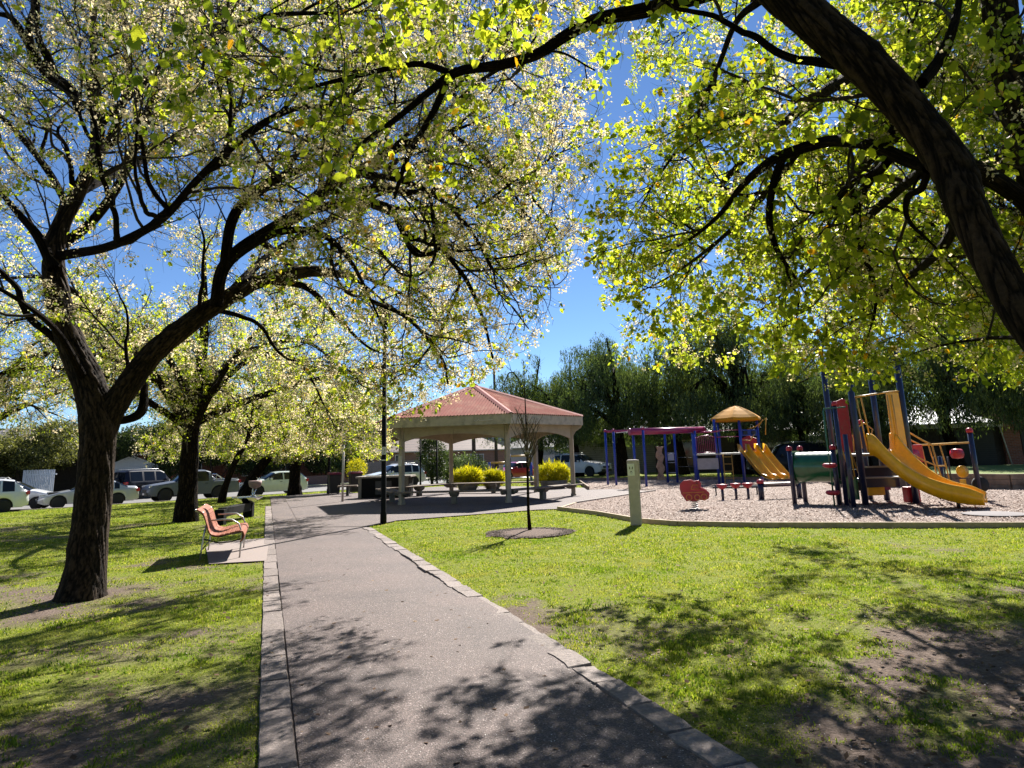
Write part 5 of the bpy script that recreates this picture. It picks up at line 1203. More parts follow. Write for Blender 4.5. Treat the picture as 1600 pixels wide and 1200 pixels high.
# --- the leaning pear tree on the right, its foot outside the picture
KR = np.random.default_rng(77)
def keep_right(P):
    x, y, w = project(P[:, -1]); xm, ym, wm = project(P[:, P.shape[1]//2])
    ok = (P[:, :, 2].min(1) > 1.75) & (w > 1.6) & ~((x > 1040) & (np.minimum(w, wm) < 4.75)) & (x > -100)
    lim = np.interp(x, [-600, 0, 300, 600, 700, 840, 905, 925, 960, 1100, 1250, 1600, 2200], [150, 250, 290, 350, 300, 230, 270, 470, 575, 590, 606, 612, 640])
    ok &= ~((x < 600) & (w < 4.9) & (KR.uniform(0, 1, len(x)) < .42))
    return ok & (y < lim)
rt = [
 px_limb([(1790, 850, 150, 4.0), (1745, 720, 116, 4.0), (1690, 620, 104, 4.05), (1640, 545, 98, 4.1), (1590, 475, 94, 4.15), (1545, 395, 92, 4.2), (1510, 320, 92, 4.25), (1475, 245, 94, 4.3), (1425, 180, 92, 4.35), (1355, 105, 90, 4.4), (1280, 40, 88, 4.5), (1200, -30, 80, 4.6), (1120, -120, 66, 4.8), (1020, -210, 52, 5), (900, -280, 34, 5.2)], 4),
 px_limb([(1745, 720, 90, 4.05), (1700, 560, 84, 4.5), (1660, 440, 80, 4.8), (1628, 330, 78, 5), (1600, 200, 76, 5.1), (1575, 100, 74, 5.2), (1560, 0, 70, 5.3), (1550, -120, 56, 5.5), (1530, -260, 30, 5.8)], 5),
 px_limb([(1475, 255, 46, 4.35), (1530, 268, 40, 4.7), (1590, 305, 40, 4.95), (1625, 340, 40, 5)], 4.5, False),
 px_limb([(1200, -60, 36, 4.7), (1130, -20, 32, 4.9), (1060, 2, 29, 5), (1000, 18, 27, 5.1), (935, 30, 24, 5.2), (880, 58, 22, 5.3), (840, 85, 21, 5.4), (780, 102, 19, 5.5), (715, 112, 17, 5.6), (675, 140, 14, 5.6), (620, 185, 12, 5.7), (560, 230, 9, 5.8), (520, 300, 6, 5.9)], 5),
 px_limb([(700, 112, 12, 5.6), (650, 100, 11, 5.5), (560, 118, 9, 5.4), (470, 140, 6, 5.2)], 5),
 px_limb([(700, 120, 14, 5.6), (680, 170, 12, 5.8), (640, 240, 10, 6), (615, 310, 7, 6)], 5),
 px_limb([(1450, 262, 26, 4.4), (1420, 252, 28, 4.6), (1385, 236, 26, 4.8), (1340, 222, 24, 5), (1290, 222, 22, 5.2), (1245, 235, 21, 5.3), (1205, 252, 19, 5.4), (1160, 290, 13, 5.6), (1120, 340, 10, 5.8), (1060, 385, 8, 6), (1000, 405, 5, 6.2)], 5),
 px_limb([(1225, 242, 16, 5.35), (1208, 290, 14, 5.4), (1202, 345, 13, 5.5), (1214, 390, 12, 5.5), (1240, 430, 9, 5.6), (1265, 470, 6, 5.6)], 5),
 px_limb([(1250, 235, 12, 5.3), (1190, 310, 12, 5.9), (1130, 370, 9, 6.2), (1050, 430, 7, 6.6), (970, 470, 5, 6.8)], 5),
 px_limb([(1395, 240, 22, 4.8), (1370, 270, 20, 5), (1335, 285, 16, 5.1), (1310, 310, 15, 5.2), (1295, 350, 12, 5.3), (1285, 390, 9, 5.4)], 5),
 px_limb([(1385, 255, 18, 4.8), (1350, 295, 18, 5.2), (1338, 330, 17, 5.3), (1345, 380, 15, 5.4), (1362, 430, 13, 5.5), (1368, 480, 11, 5.6), (1355, 530, 8, 5.6)], 5),
 px_limb([(1450, 265, 16, 4.45), (1440, 295, 15, 4.6), (1418, 308, 13, 4.8), (1420, 345, 11, 5), (1460, 385, 8, 5.2), (1500, 430, 6, 5.4)], 5),
 px_limb([(1380, 235, 16, 4.85), (1400, 190, 16, 5), (1430, 120, 14, 5.3), (1440, 70, 10, 5.6)], 5),
 px_limb([(1440, 130, 24, 4.4), (1470, 90, 24, 4.6), (1490, 40, 22, 4.8), (1505, -20, 18, 5), (1540, -100, 12, 5.2)], 5),
 px_limb([(1190, 0, 16, 4.7), (1150, 35, 11, 5), (1120, 110, 9, 5.4), (1080, 200, 8, 5.8), (1020, 290, 6, 6.2), (970, 380, 4, 6.5)], 5),
 px_limb([(1640, 520, 16, 4.3), (1590, 527, 10, 4.8), (1530, 530, 9, 5.2), (1450, 545, 7, 5.6), (1370, 575, 5, 6)], 5),
 px_limb([(1628, 330, 30, 5), (1560, 330, 22, 6), (1480, 320, 16, 7), (1380, 330, 12, 8), (1260, 370, 8, 8.8)], 5),
 px_limb([(1640, 400, 26, 4.9), (1580, 430, 20, 6), (1480, 440, 15, 7.2), (1380, 470, 10, 8.2), (1250, 500, 7, 9)], 5),
 px_limb([(1600, 200, 28, 5.1), (1500, 150, 20, 6.2), (1380, 110, 14, 7.3), (1250, 130, 10, 8.2), (1120, 180, 7, 8.8)], 5),
 px_limb([(1560, 0, 26, 5.3), (1450, -50, 18, 6.4), (1330, -60, 13, 7.4), (1200, -10, 9, 8.2), (1050, 60, 7, 8.8)], 5),
 px_limb([(1660, 440, 28, 4.8), (1700, 420, 20, 6), (1720, 430, 14, 7.2), (1700, 470, 10, 8.2), (1640, 500, 7, 9)], 5),
 px_limb([(1600, 200, 30, 5.1), (1550, 260, 24, 6.5), (1480, 330, 18, 8.2), (1400, 400, 12, 10), (1330, 450, 7, 11.2)], 5),
 px_limb([(1628, 330, 32, 5), (1640, 380, 24, 6.8), (1620, 440, 17, 8.6), (1560, 500, 9, 10.4)], 5),
 px_limb([(1425, 180, 30, 4.35), (1380, 230, 24, 6), (1300, 300, 17, 8), (1220, 360, 11, 9.6), (1130, 430, 6, 10.8)], 5),
 px_limb([(1600, 200, 28, 5.1), (1540, 300, 22, 7), (1470, 380, 15, 9), (1430, 450, 8, 11)], 5),
 px_limb([(1628, 330, 30, 5), (1690, 360, 22, 7), (1720, 430, 15, 9), (1660, 500, 8, 11)], 5),
 px_limb([(1475, 245, 26, 4.3), (1400, 300, 20, 6.4), (1300, 390, 14, 8.6), (1210, 470, 8, 10.4), (1130, 520, 5, 11.4)], 5),
 px_limb([(1510, 320, 26, 4.25), (1460, 400, 20, 6.4), (1380, 460, 14, 8.6), (1290, 520, 8, 10.6)], 5),
 px_limb([(1425, 180, 24, 4.35), (1340, 200, 18, 6.6), (1240, 260, 13, 8.8), (1120, 380, 8, 10.4), (1040, 470, 5, 11)], 5),
 px_limb([(1355, 105, 28, 4.4), (1280, 150, 22, 6.2), (1180, 230, 14, 8.4), (1100, 320, 8, 10)], 5),
 px_limb([(1020, -210, 30, 5), (850, -200, 20, 4.4), (680, -120, 14, 4), (520, -40, 10, 3.7), (400, 30, 7, 3.5)], 5),
]
for q_ in (0, 1): rt[q_] = (rt[q_][0], [v_*.78 for v_ in rt[q_][1]], rt[q_][2])
f0_ = rt[0][0][0]; rt[0][0].insert(0, Vector((f0_.x+.10, 3.97, max(f0_.z*.5, .2)))); rt[0][0].insert(0, Vector((f0_.x+.16, 3.95, -.15))); rt[0][1][0:0] = [.27, .22]
for k_ in range(6, len(rt)-11):
    pts_, rad_, s_ = rt[k_]; pts2 = []
    for i_, p_ in enumerate(pts_):
        y2 = p_.y+max(p_.y-4.9, 0)*1.7; q_ = (p_-Vector((0, 0, EYE)))*(y2/p_.y)+Vector((0, 0, EYE)); pts2.append(q_); rad_[i_] *= y2/p_.y
    rt[k_] = (pts2, rad_, s_)
blossom_tree('pear_tree', 'leaning dark-trunked tree in fresh leaf and blossom arching in from the right edge', 'tree', (at(1790, 850, 4.0).x, 4.0, 0), rt, 8,
   440, 3900, 16500, 62000, 8500, keep_right, l1=(.7, 1.8), l2=(.35, .9), leaf_size=.078, six=True, relief=2, n0=34, l0=(1.0, 2.3), trop=(0, -.03, -.05), near_leaf=(2000, .078))

# --- pears farther along the avenue, grown rather than traced
def auto_limbs(r, base, h, spread, tr, lean=(0, 0), fork=.28, n=7):
    b = Vector(base); top = b+Vector((lean[0], lean[1], h*fork)); L = []
    L.append(([b+Vector((0, 0, -.15)), b+Vector((lean[0]*.2, lean[1]*.2, h*fork*.3)), b+Vector((lean[0]*.6, lean[1]*.6, h*fork*.7)), top, top+Vector((r.uniform(-.3, .3), r.uniform(-.3, .3), h*.35)), top+Vector((r.uniform(-.5, .5), r.uniform(-.5, .5), h*.68))], [tr*1.5, tr*1.05, tr*.92, tr*.85, tr*.5, tr*.12], True))
    for k in range(n):
        a = 2*math.pi*(k+r.uniform(-.3, .3))/n; rr = spread*r.uniform(.75, 1.05); z0 = top.z-b.z+r.uniform(-.2, .7)*h*.12; z1 = h*r.uniform(.5, .95)
        d = Vector((math.cos(a), math.sin(a), 0)); s = b+Vector((lean[0]*z0/(h*fork), lean[1]*z0/(h*fork), z0)) if z0 < h*fork else top+Vector((0, 0, z0-h*fork))
        L.append(([s, s+d*rr*.3+Vector((0, 0, (z1-z0)*.45)), s+d*rr*.7+Vector((0, 0, (z1-z0)*.85)), s+d*rr+Vector((0, 0, (z1-z0)*r.uniform(.6, 1)))], [tr*.5, tr*.36, tr*.2, tr*.07], True))
    for k in range(n):
        a = 2*math.pi*(k+.5+r.uniform(-.3, .3))/n; rr = spread*r.uniform(.8, 1.1); z1 = h*r.uniform(.28, .5); s = top+Vector((0, 0, r.uniform(.0, .15)*h)); d = Vector((math.cos(a), math.sin(a), 0))
        L.append(([s, s+d*rr*.4+Vector((0, 0, h*.18)), s+d*rr*.75+Vector((0, 0, h*.16)), s+d*rr+Vector((0, 0, z1-(s.z-b.z)))], [tr*.4, tr*.28, tr*.16, tr*.06], True))
    return L
def avenue_pear(label, base, h, spread, tr, seed, dens, lean=(0, 0), leaf=.07, fork=.28, fsize=.045, zmin=1.8):
    r = np.random.default_rng(seed)
    def kp(P): return (P[:, :, 2].min(1) > base[2]+zmin)
    return blossom_tree('pear_tree', label, 'tree', base, auto_limbs(r, base, h, spread, tr, lean, fork), seed, int(120*dens), int(1300*dens), int(5000*dens), int(19000*dens), int(1500*dens),
        kp, l1=(.9, 2.2), l2=(.5, 1.2), l3=(.2, .55), leaf_size=leaf, fsize=fsize, group='blossoming trees along the park edge', trunk_sides=12)
g2 = gr(290, 815)
avenue_pear('mid-distance straight-trunked tree in pale blossom behind the red bench', (g2.x, g2.y, 0), 8.4, 6.3, .27, 21, 3.4, leaf=.065, fork=.32)
g3 = at(460, 768, 41); g3.z = hz(g3.x, g3.y)
avenue_pear('pale-trunked street tree with a low crown standing beside the pale green hatchback', (g3.x, g3.y, g3.z), 8.0, 5.2, .33, 22, 1.8, leaf=.10, fsize=.07, fork=.26)
g4 = at(345, 776, 31); g4.z = hz(g4.x, g4.y)
avenue_pear('thin leaning tree on the lawn in front of the grey pickup', (g4.x, g4.y, g4.z), 6.2, 3.0, .13, 23, .55, (1.0, .2), leaf=.08, fork=.45, fsize=.06)
g5 = at(378, 770, 37); g5.z = hz(g5.x, g5.y)
avenue_pear('thick dark leaning tree between the grey pickup and the pale green hatchback', (g5.x, g5.y, g5.z), 7.0, 3.8, .25, 24, .9, (1.6, .3), leaf=.09, fork=.36, fsize=.06)
g6 = at(-60, 800, 24); g6.z = hz(g6.x, g6.y)
avenue_pear('bare-looking blossom tree at the far left of the lawn', (g6.x, g6.y, g6.z), 7.6, 4.4, .2, 25, .7, leaf=.04, fork=.3, fsize=.05, zmin=2.6)

# --- evergreen pepper trees behind the playground
def pepper_mesh(seed, h, spread, nl, strands, tr):
    r = np.random.default_rng(seed)
    L = auto_limbs(r, (0, 0, 0), h*.93, spread*.8, tr, (r.uniform(-.5, .5), r.uniform(-.3, .3)), .30, 6)
    B = [resample(p, q, 16) for p, q, _ in L]; P0 = np.array([b[0] for b in B]); R0 = np.array([b[1] for b in B])
    P1, R1 = grow(r, P0, R0, 90, 1.2, 2.8, 8, .02, (.3, 1.1), .05, .2, .3, .012)
    P2, R2 = grow(r, P1, R1, 420, .6, 1.6, 5, .012, (.3, 1.2), .02, .2, .2, .006)
    V, F, U = join_tubes([(P0, R0, 10), (P1, R1, 5), (P2, R2, 3)])
    me_t = np_mesh('trunk', V, [(F, 0)], [M['bark']], True, uvs=U)
    # foliage lobes round the branch ends, each lobe made of hanging strands
    ends = P2[:, -1]; ci = r.choice(len(ends), nl); C = ends[ci]; C[:24] = P0[r.integers(0, len(P0), 24), r.integers(10, 16, 24)]; rad = r.uniform(.55, 1.25, nl)
    k = r.integers(0, nl, strands); d = unit(r.normal(0, 1, (strands, 3))); S = C[k]+d*(rad[k]*r.uniform(.35, 1, strands)**.5)[:, None]*np.array([1, 1, .8])
    hang = r.uniform(.25, 1.0, strands)*(1+.8*(d[:, 2] < 0)); m = 11
    t = r.uniform(0, 1, (strands, m)); sway = r.normal(0, .12, (strands, 1, 3))*t[:, :, None]
    Q = (S[:, None]+sway); Q[:, :, 2] -= t*hang[:, None]; Q = Q.reshape(-1, 3)+r.normal(0, .05, (strands*m, 3))
    Q = Q[Q[:, 2] > 1.55+1.5*fbm(Q[:, 0]*.9+3, Q[:, 1]*.9, 17, 2)]
    v, f = leaf_faces(r, Q, np.tile(np.array([[0, 0, -1.]]), (len(Q), 1)), .17, .9, .26, rnd_=.5)
    return me_t, np_mesh('crown', v, [(f, 0)], [M['leaf_grey']])
PEP = [pepper_mesh(41, 9.5, 5.2, 120, 5600, .34), pepper_mesh(43, 9.5, 4.8, 105, 5000, .30), pepper_mesh(47, 9.5, 5.6, 130, 6200, .42)]
def pepper(px, Y, hs, rz, kind, label, xs=1.0):
    p = at(px, 740, Y); z = hz(p.x, p.y)
    root = thing('pepper_tree', label, 'tree', (p.x, p.y, z-.05), rz, 'evergreen trees behind the playground')
    t = mk_obj('trunk', PEP[kind][0], root); c = mk_obj('crown', PEP[kind][1], root); root.scale = (hs*xs, hs*xs, hs)
pepper(842, 58, 1.14, .3, 1, 'pale airy evergreen tree rising behind the right slope of the shelter roof', .9)
pepper(905, 55, 1.08, 1.9, 0, 'evergreen with drooping foliage just right of the shelter roof', .85)
pepper(975, 50, 1.14, 3.3, 2, 'tall evergreen with dark twin limbs behind the overhead bars', .85)
pepper(1070, 49, 1.0, 4.4, 1, 'dark drooping evergreen behind the purple track beam')
pepper(1160, 46, 1.22, 5.2, 2, 'dense dark evergreen directly behind the yellow-roofed tower')
pepper(1262, 42, .85, .9, 0, 'shaded evergreen with hanging strands behind the green tunnel')
pepper(1355, 40, .86, 2.2, 2, 'large dark evergreen with bent limbs behind the twin tall posts')
pepper(1500, 37, 1.08, 3.9, 1, 'evergreen with long hanging boughs in front of the brick pillar')
pepper(1640, 33, 1.0, 5.9, 0, 'evergreen shading the roller door at the right edge')

# unseen evergreens added around the viewer to block sky light and deepen the shade
for i, (x, y, s_, k_, lab) in enumerate(((-9, -9, 1.35, 0, 'added evergreen behind the viewer on the left'), (-1.5, -12, 1.45, 2, 'added evergreen straight behind the viewer'), (7, -10, 1.4, 1, 'added evergreen behind the viewer on the right'), (14, -4, 1.3, 2, 'added evergreen to the right, level with the viewer'), (-17, -2, 1.3, 1, 'added evergreen to the left, level with the viewer'), (-13, -14, 1.5, 2, 'added evergreen at the far left rear'), (3, -20, 1.7, 0, 'added evergreen far behind the viewer'))):
    root = thing('pepper_tree', lab, 'tree', (x, y, -.05), 1.3*i, 'added evergreens out of view, blocking sky light'); mk_obj('trunk', PEP[k_][0], root); mk_obj('crown', PEP[k_][1], root); root.scale = (s_, s_, s_)

# --- hedges and shrubs
def leaf_cloud(r, lobes, n, size, asp=.5, droop=.2):
    lobes = np.array(lobes, float); w = lobes[:, 3]*lobes[:, 4]*lobes[:, 5]; k = r.choice(len(lobes), n, p=w**.66/(w**.66).sum())
    d = unit(r.normal(0, 1, (n, 3))); rad = (r.uniform(.25, 1, n)**.35)[:, None]*(.82+.34*r.uniform(0, 1, (n, 1))**2)
    C = lobes[k, :3]+d*rad*lobes[k, 3:6]; C = C[C[:, 2] > 0]; 
    bumpy = fbm(C[:, 0]*2.2+C[:, 2], C[:, 1]*2.2+C[:, 2]*1.3, 4, 2); C = C[(bumpy+r.uniform(-.12, .12, len(C))) > .34]
    return leaf_faces(r, C, unit(C-lobes[0, :3]), size, droop, asp)
def shrub(name, label, cat, loc, lobes, n, size, mat, seed, asp=.5, stems=4, group=None, droop=.2):
    r = np.random.default_rng(seed); root = thing(name, label, cat, loc, 0, group)
    v, f = leaf_cloud(r, lobes, n, size, asp, droop); mk_obj('foliage', np_mesh('foliage', v, [(f, 0)], [M[mat]]), root)
    s = MB(); top = max(l[2] for l in lobes)
    for k in range(stems):
        a = r.uniform(0, 6.28); l = lobes[int(r.integers(0, len(lobes)))]
        s.tube([(.1*math.cos(a), .1*math.sin(a), -.1), (l[0]*.5+.1*math.cos(a), l[1]*.5, l[2]*.5), (l[0], l[1], l[2])], [.05, .04, .015], 6)
    s.build('stem', M['twig'], root); return root
planter_bush(731, 770, 1.45, .95, 34.8, 'large yellow-green grassy bush behind the shelter, left of the three', 61)
planter_bush(770, 768, 1.15, .75, 35.4, 'smaller yellow-green bush in the middle behind the shelter', 62)
planter_bush(866, 768, 1.6, 1.1, 34.6, 'wide yellow-green bush behind the right column of the shelter', 63)
for px, Y, w, lab in ((731, 34.8, 1.0, 'dark stone planter under the left yellow bush'), (770, 35.4, .8, 'dark stone planter under the middle yellow bush'), (866, 34.6, 1.35, 'dark planter under the right yellow bush')):
    p = at(px, 770, Y); t = MB(); t.lathe([(w*.36, 0), (w*.46, .12), (w*.5, .36), (w*.46, .40), (w*.42, .34), (0, .33)], (0, 0, 0), 18); o = t.build('planter', M['concrete_dark'], None, loc=(p.x, Y, 0)); tag(o, lab, 'planter', 'planters behind the shelter')
p = at(731, 752, 56); shrub('round_shrub', 'rounded grey-green shrub between shelter columns before the brick house', 'shrub', (p.x, 56, -.3), [(0, 0, 1.2, 1.55, 1.3, 1.05), (-.9, 0, .8, 1.0, .9, .8), (1, .1, .8, .9, .9, .75)], 9000, .12, 'leaf_bush', 65)
p = at(676, 752, 50); shrub('small_tree', 'dense small evergreen tree seen through the left of the shelter', 'tree', (p.x, 50, -.3), [(0, 0, 2.2, 1.15, 1.1, 1.2), (.2, 0, 1.2, .8, .8, .9), (-.3, 0, 3.0, .7, .7, .6)], 9000, .12, 'leaf_dark', 66)
p = at(700, 752, 52); shrub('small_tree', 'lighter leafy shrub just right of the dense small evergreen', 'tree', (p.x, 52, -.3), [(0, 0, 1.3, .7, .6, 1.2)], 4200, .11, 'leaf_bush', 67)
p = at(557, 748, 60); shrub('yellow_bush', 'bright yellow shrub beside the low brick wall across the road', 'bush', (p.x, 60, -.33), [(0, 0, 1.2, .9, .8, 1.0)], 4000, .13, 'leaf_yellow', 68, .3)
# big dark hedges and garden trees across the road
def garden_tree(px, d, h, w, label, mat, seed, n=26000, size=.16, z0=.9, name='garden_tree'):
    p = street_pt(px, d); r = np.random.default_rng(seed); lb = []
    for k in range(11):
        a = r.uniform(0, 6.28); q = r.uniform(0, .8)*w; lb.append((q*math.cos(a), q*math.sin(a), r.uniform(z0+.6, h-.8), w*r.uniform(.3, .5), w*r.uniform(.3, .5), h*r.uniform(.12, .22)))
    return shrub(name, label, 'tree', (p.x, p.y, -.33), lb, n, size, mat, seed, .5, 6, 'garden trees across the road')
garden_tree(20, 12.6, 5.2, 3.6, 'dark garden tree with yellow-green tips at the far left above the picket fence', 'leaf_olive', 71, z0=1.3)
garden_tree(82, 14.2, 5.4, 3.4, 'olive garden tree behind the white picket fence', 'leaf_olive', 72, z0=1.5)
garden_tree(-60, 12, 5.0, 3.6, 'bushy garden tree past the left edge', 'leaf_olive', 73)
garden_tree(170, 15, 5.0, 3.2, 'dark garden tree behind the white garage', 'leaf_dark', 74, z0=2.2)
garden_tree(265, 13.2, 5.6, 3.4, 'dark evergreen behind the dark four-wheel drive', 'leaf_dark', 75)
garden_tree(330, 13, 6.0, 3.6, 'dark evergreen behind the grey pickup cab', 'leaf_dark', 76)
garden_tree(395, 12.6, 5.8, 3.4, 'dark evergreen behind the pickup tray', 'leaf_dark', 77)
garden_tree(455, 13, 5.8, 3.4, 'dark evergreen behind the pale green hatchback', 'leaf_dark', 78)
garden_tree(510, 13.5, 5.6, 3.0, 'dark evergreen behind the maroon-lidded bin', 'leaf_dark', 79)
garden_tree(540, 12.6, 4.4, 1.9, 'lighter green shrub behind the slim pale post', 'leaf_bush', 80, 12000)
# far green masses on the skyline
def far_tree(px, Y, h, w, label, mat, seed):
    p = at(px, 700, Y); r = np.random.default_rng(seed); lb = [(r.uniform(-.6, .6)*w, r.uniform(-.6, .6)*w, r.uniform(.3, .8)*h, w*r.uniform(.35, .55), w*r.uniform(.35, .55), h*r.uniform(.15, .28)) for k in range(9)]
    return shrub('far_tree', label, 'tree', (p.x, Y, -.33), lb, 9000, .38, mat, seed, .5, 4, 'far trees on the skyline')
for i, (px, Y, h, w, lab, mt_) in enumerate(((-330, 70, 8, 6, 'far tree beyond the left edge', 'leaf_olive'), (-120, 88, 8, 6, 'far tree at the left end of the skyline', 'leaf_olive'), (130, 100, 7.5, 6, 'far tree behind the big left trunk', 'leaf_dark'), (330, 100, 9, 6, 'far tree above the pickup', 'leaf_dark'),
        (480, 108, 9, 6, 'far tree above the distant lamp post', 'leaf_dark'), (640, 112, 6.5, 5, 'far low tree behind the left slope of the shelter', 'leaf_olive'), (800, 110, 7, 6, 'far tree seen under the shelter roof at its centre', 'leaf_dark'), (930, 96, 6, 6, 'far dark tree right of the shelter', 'leaf_dark'), (1050, 92, 5.5, 6, 'far dark tree behind the overhead bars', 'leaf_dark'),
        (1180, 84, 5.5, 6, 'far dark tree behind the yellow roof', 'leaf_dark'), (1330, 78, 5.5, 6, 'far dark tree behind the twin tall posts', 'leaf_dark'), (1520, 72, 7, 6, 'far dark tree behind the brick pillar', 'leaf_dark'), (1720, 60, 9, 6, 'far dark tree past the right edge', 'leaf_dark'))):
    far_tree(px, Y, h, w, lab, mt_, 90+i)
# the bare sapling in its ring of mulch
sb = gr(828, 831); t = thing('sapling', 'bare young tree standing in a ring of mulch on the sunny lawn', 'sapling', (sb.x, sb.y, 0))
s = MB(); H_ = 3.75; st = [Vector((.0, 0, -.05)), Vector((-.02, 0, .4)), Vector((-.01, 0, 1.2)), Vector((.0, 0, 2.0)), Vector((-.01, 0, 2.8)), Vector((-.015, 0, H_))]
s.tube(st, [.05, .034, .027, .02, .013, .005], 9); s.build('trunk', M['bark'], t)
s = MB(); rs = random.Random(5)
for k in range(30):
    z = rs.uniform(1.25, 2.15); a = rs.uniform(0, 6.28); L2 = rs.uniform(.45, .95); d = Vector((math.cos(a)*.62, math.sin(a)*.62, 1)).normalized(); p0 = Vector((0, 0, z)); p1 = p0+d*L2*.5; p2 = p1+(d+Vector((rs.uniform(-.2, .2), rs.uniform(-.2, .2), .1))).normalized()*L2*.5
    s.tube([p0, p1, p2], [.013, .009, .004], 5, caps=False)
    for j in range(3):
        q = p0.lerp(p2, rs.uniform(.3, .9)); s.tube([q, q+Vector((rs.uniform(-1, 1), rs.uniform(-1, 1), 1.2)).normalized()*rs.uniform(.12, .3)], [.006, .003], 4, caps=False)
s.build('twigs', M['bark_pale'], t)
s = MB(); s.lathe([(.05, 1.66), (.075, 1.70), (.05, 1.74)], (0, 0, 0), 12); s.build('tree_tie', M['off_white'], t)
r_ = np.random.default_rng(3); v, f = leaf_faces(r_, np.array([[-.02, 0, 3.55], [0, .02, 3.66], [-.05, 0, 3.2], [.03, 0, 3.72]]), np.tile([[0, 0, -1.]], (4, 1)), .07, .5, .6, True)
mk_obj('leaf', np_mesh('leaf', v, [(f, 0)], [M['leaf_young']]), t)
# ------------------------------------------------------------------ playground
def gpost(mb, x, y, z0, z1, r=.057): mb.cyl((x, y, z0), (x, y, z1), r, n=14)
def post(t, x, y, z1, m='navy', cap='red', r=.057, z0=0.0):
    MB().cyl((x, y, z0), (x, y, z1), r, n=14).build('post', M[m], t)
    if cap: MB().lathe([(r*1.25, z1-.02), (r*1.3, z1+.05), (r*.9, z1+.10), (0, z1+.115)], (x, y, 0), 14).build('post_cap', M[cap], t)
# far tower with the ochre roof and the triple slide, local x to the right, y away
b0 = gr(1153, 757); tw = thing('play_tower', 'tower with an ochre pyramid roof, yellow ladder and triple yellow slide', 'play tower', (b0.x, b0.y, .036), math.radians(-12))
def L_(px, py, Y): v = tw.matrix_world.inverted() @ at(px, py, Y); return v
bpy.context.view_layer.update()
S_ = .92
pts4 = [(-.85, -.35), (.25, -.6), (1.15, .3), (.45, 1.15), (-.6, .8)]
for x, y in pts4: post(tw, x, y, 2.98, 'blue', None, .06)
rf = MB(); n = 6
def hexr(r, z, k, ph=.3):
    k0 = math.floor(k+1e-6); f_ = k-k0; a, b_ = 2*math.pi*k0/6+ph, 2*math.pi*(k0+1)/6+ph
    return Vector((.22+r*(math.cos(a)*(1-f_)+math.cos(b_)*f_), .25+r*(math.sin(a)*(1-f_)+math.sin(b_)*f_), z))
rings = []
for r, z in ((1.12, 2.88), (1.17, 2.93), (1.15, 3.02), (.95, 3.16), (.62, 3.36), (.30, 3.52), (.06, 3.60)):
    rings.append([hexr(r*1.06, z+(.0 if j % 4 else .025), j/4) for j in range(24)])
rf.loft(rings, closed=True, smooth=False, caps=True); rf.build('roof', M['ochre'], tw)
rb = MB()
for k in range(6):
    for q, zz, rr_ in ((0, 3.10, 1.04), (0, 3.20, .88), (0, 3.30, .72)):
        a, b_ = hexr(rr_*1.0, zz, k+.28), hexr(rr_*1.0, zz, k+.72); o = (a+b_)/2-Vector((.22, .25, zz)); o.z = .0; o = o.normalized()*.03
        rb.tube([a*1+o*0, (a+b_)/2+o*0, b_], .018, 5)
rb.build('roof_ribs', M['ochre'], tw)
dk = MB(); dk.add([(x, y, z) for z in (1.34, 1.42) for x, y in pts4], [(4, 3, 2, 1, 0), (5, 6, 7, 8, 9)]+[(i, (i+1) % 5, 5+(i+1) % 5, 5+i) for i in range(5)]); dk.build('deck', M['deck'], tw)
dk = MB(); dk.box((-1.35, -.05, 1.38), (1.05, 1.0, .08)); dk.build('deck', M['deck'], tw)
# triple slide going right and towards the camera
sd = Vector((.52, -.85, 0)).normalized(); sn = Vector((sd.y, -sd.x, 0))*-1; so = Vector((.52, -.30, 0))
path_s = [(-.05, 1.45), (.15, 1.40), (.40, 1.18), (.75, .86), (1.1, .54), (1.45, .33), (1.75, .26), (2.0, .25)]
for lane in range(3):
    off = sn*(lane*.50-.25); rr = []
    for i, (s_, z) in enumerate(path_s):
        c = so+off+sd*s_; hgt = .34 if i < 2 else .24 if i < 5 else .15 if i < 7 else .05
        rr.append([c+sn*w+Vector((0, 0, z+h)) for w, h in ((-.235, hgt), (-.215, hgt+.02), (-.20, .05), (-.10, 0), (.10, 0), (.20, .05), (.215, hgt+.02), (.235, hgt))])
    MB().loft(rr).build('slide', M['yellow'], tw, solid=.025)
# ladder, barriers, rail shapes
ld = MB()
for s_ in (-.19, .19): ld.tube([(-.42+s_, -.78, 0), (-.40+s_, -.52, 1.36)], .02, 8)
for k in range(4): ld.tube([(-.61+.01*k, -.74+.06*k, .28+.32*k), (-.23+.01*k, -.74+.06*k, .28+.32*k)], .015, 8)
ld.build('ladder', M['yellow_steel'], tw)
br = MB(); 
for k in range(11): br.cyl((-1.75+.085*k, -.52, 1.48), (-1.75+.085*k, -.52, 2.15+.10*math.sin(k/10*math.pi)), .012, n=6)
br.tube([(-1.78, -.52, 1.47), (-.88, -.52, 1.47)], .018, 6); br.tube([(-1.78, -.52, 2.15), (-1.5, -.52, 2.23), (-1.2, -.52, 2.26), (-.88, -.52, 2.15)], .02, 6); br.build('barrier', M['magenta'], tw)
post(tw, -1.83, -.52, 2.3, 'blue', None); post(tw, -1.83, .45, 2.3, 'blue', None)
pnl = MB(); pnl.prism([(-.45, 0), (.45, 0), (.45, .62), (.15, .70), (0, .82), (-.15, .70), (-.45, .62)], (.75, .72, 1.44), Vector((.7, -.7, 0)).normalized(), (0, 0, 1), Vector((.7, .7, 0)).normalized(), .03); pnl.build('panel', M['red'], tw)
for z in (2.15, 2.45): MB().tube([(-.85, -.35, z), (-.3, -.48, z+.02), (.25, -.6, z)], .022, 8).build('rail', M['magenta'], tw)
gp_ = MB(); gp_.box((.7, -.18, 2.32), (1.15, .04, .30), Matrix.Rotation(.78, 3, 'Z')); gp_.build('blue_panel', M['blue'], tw, bevel=.02)
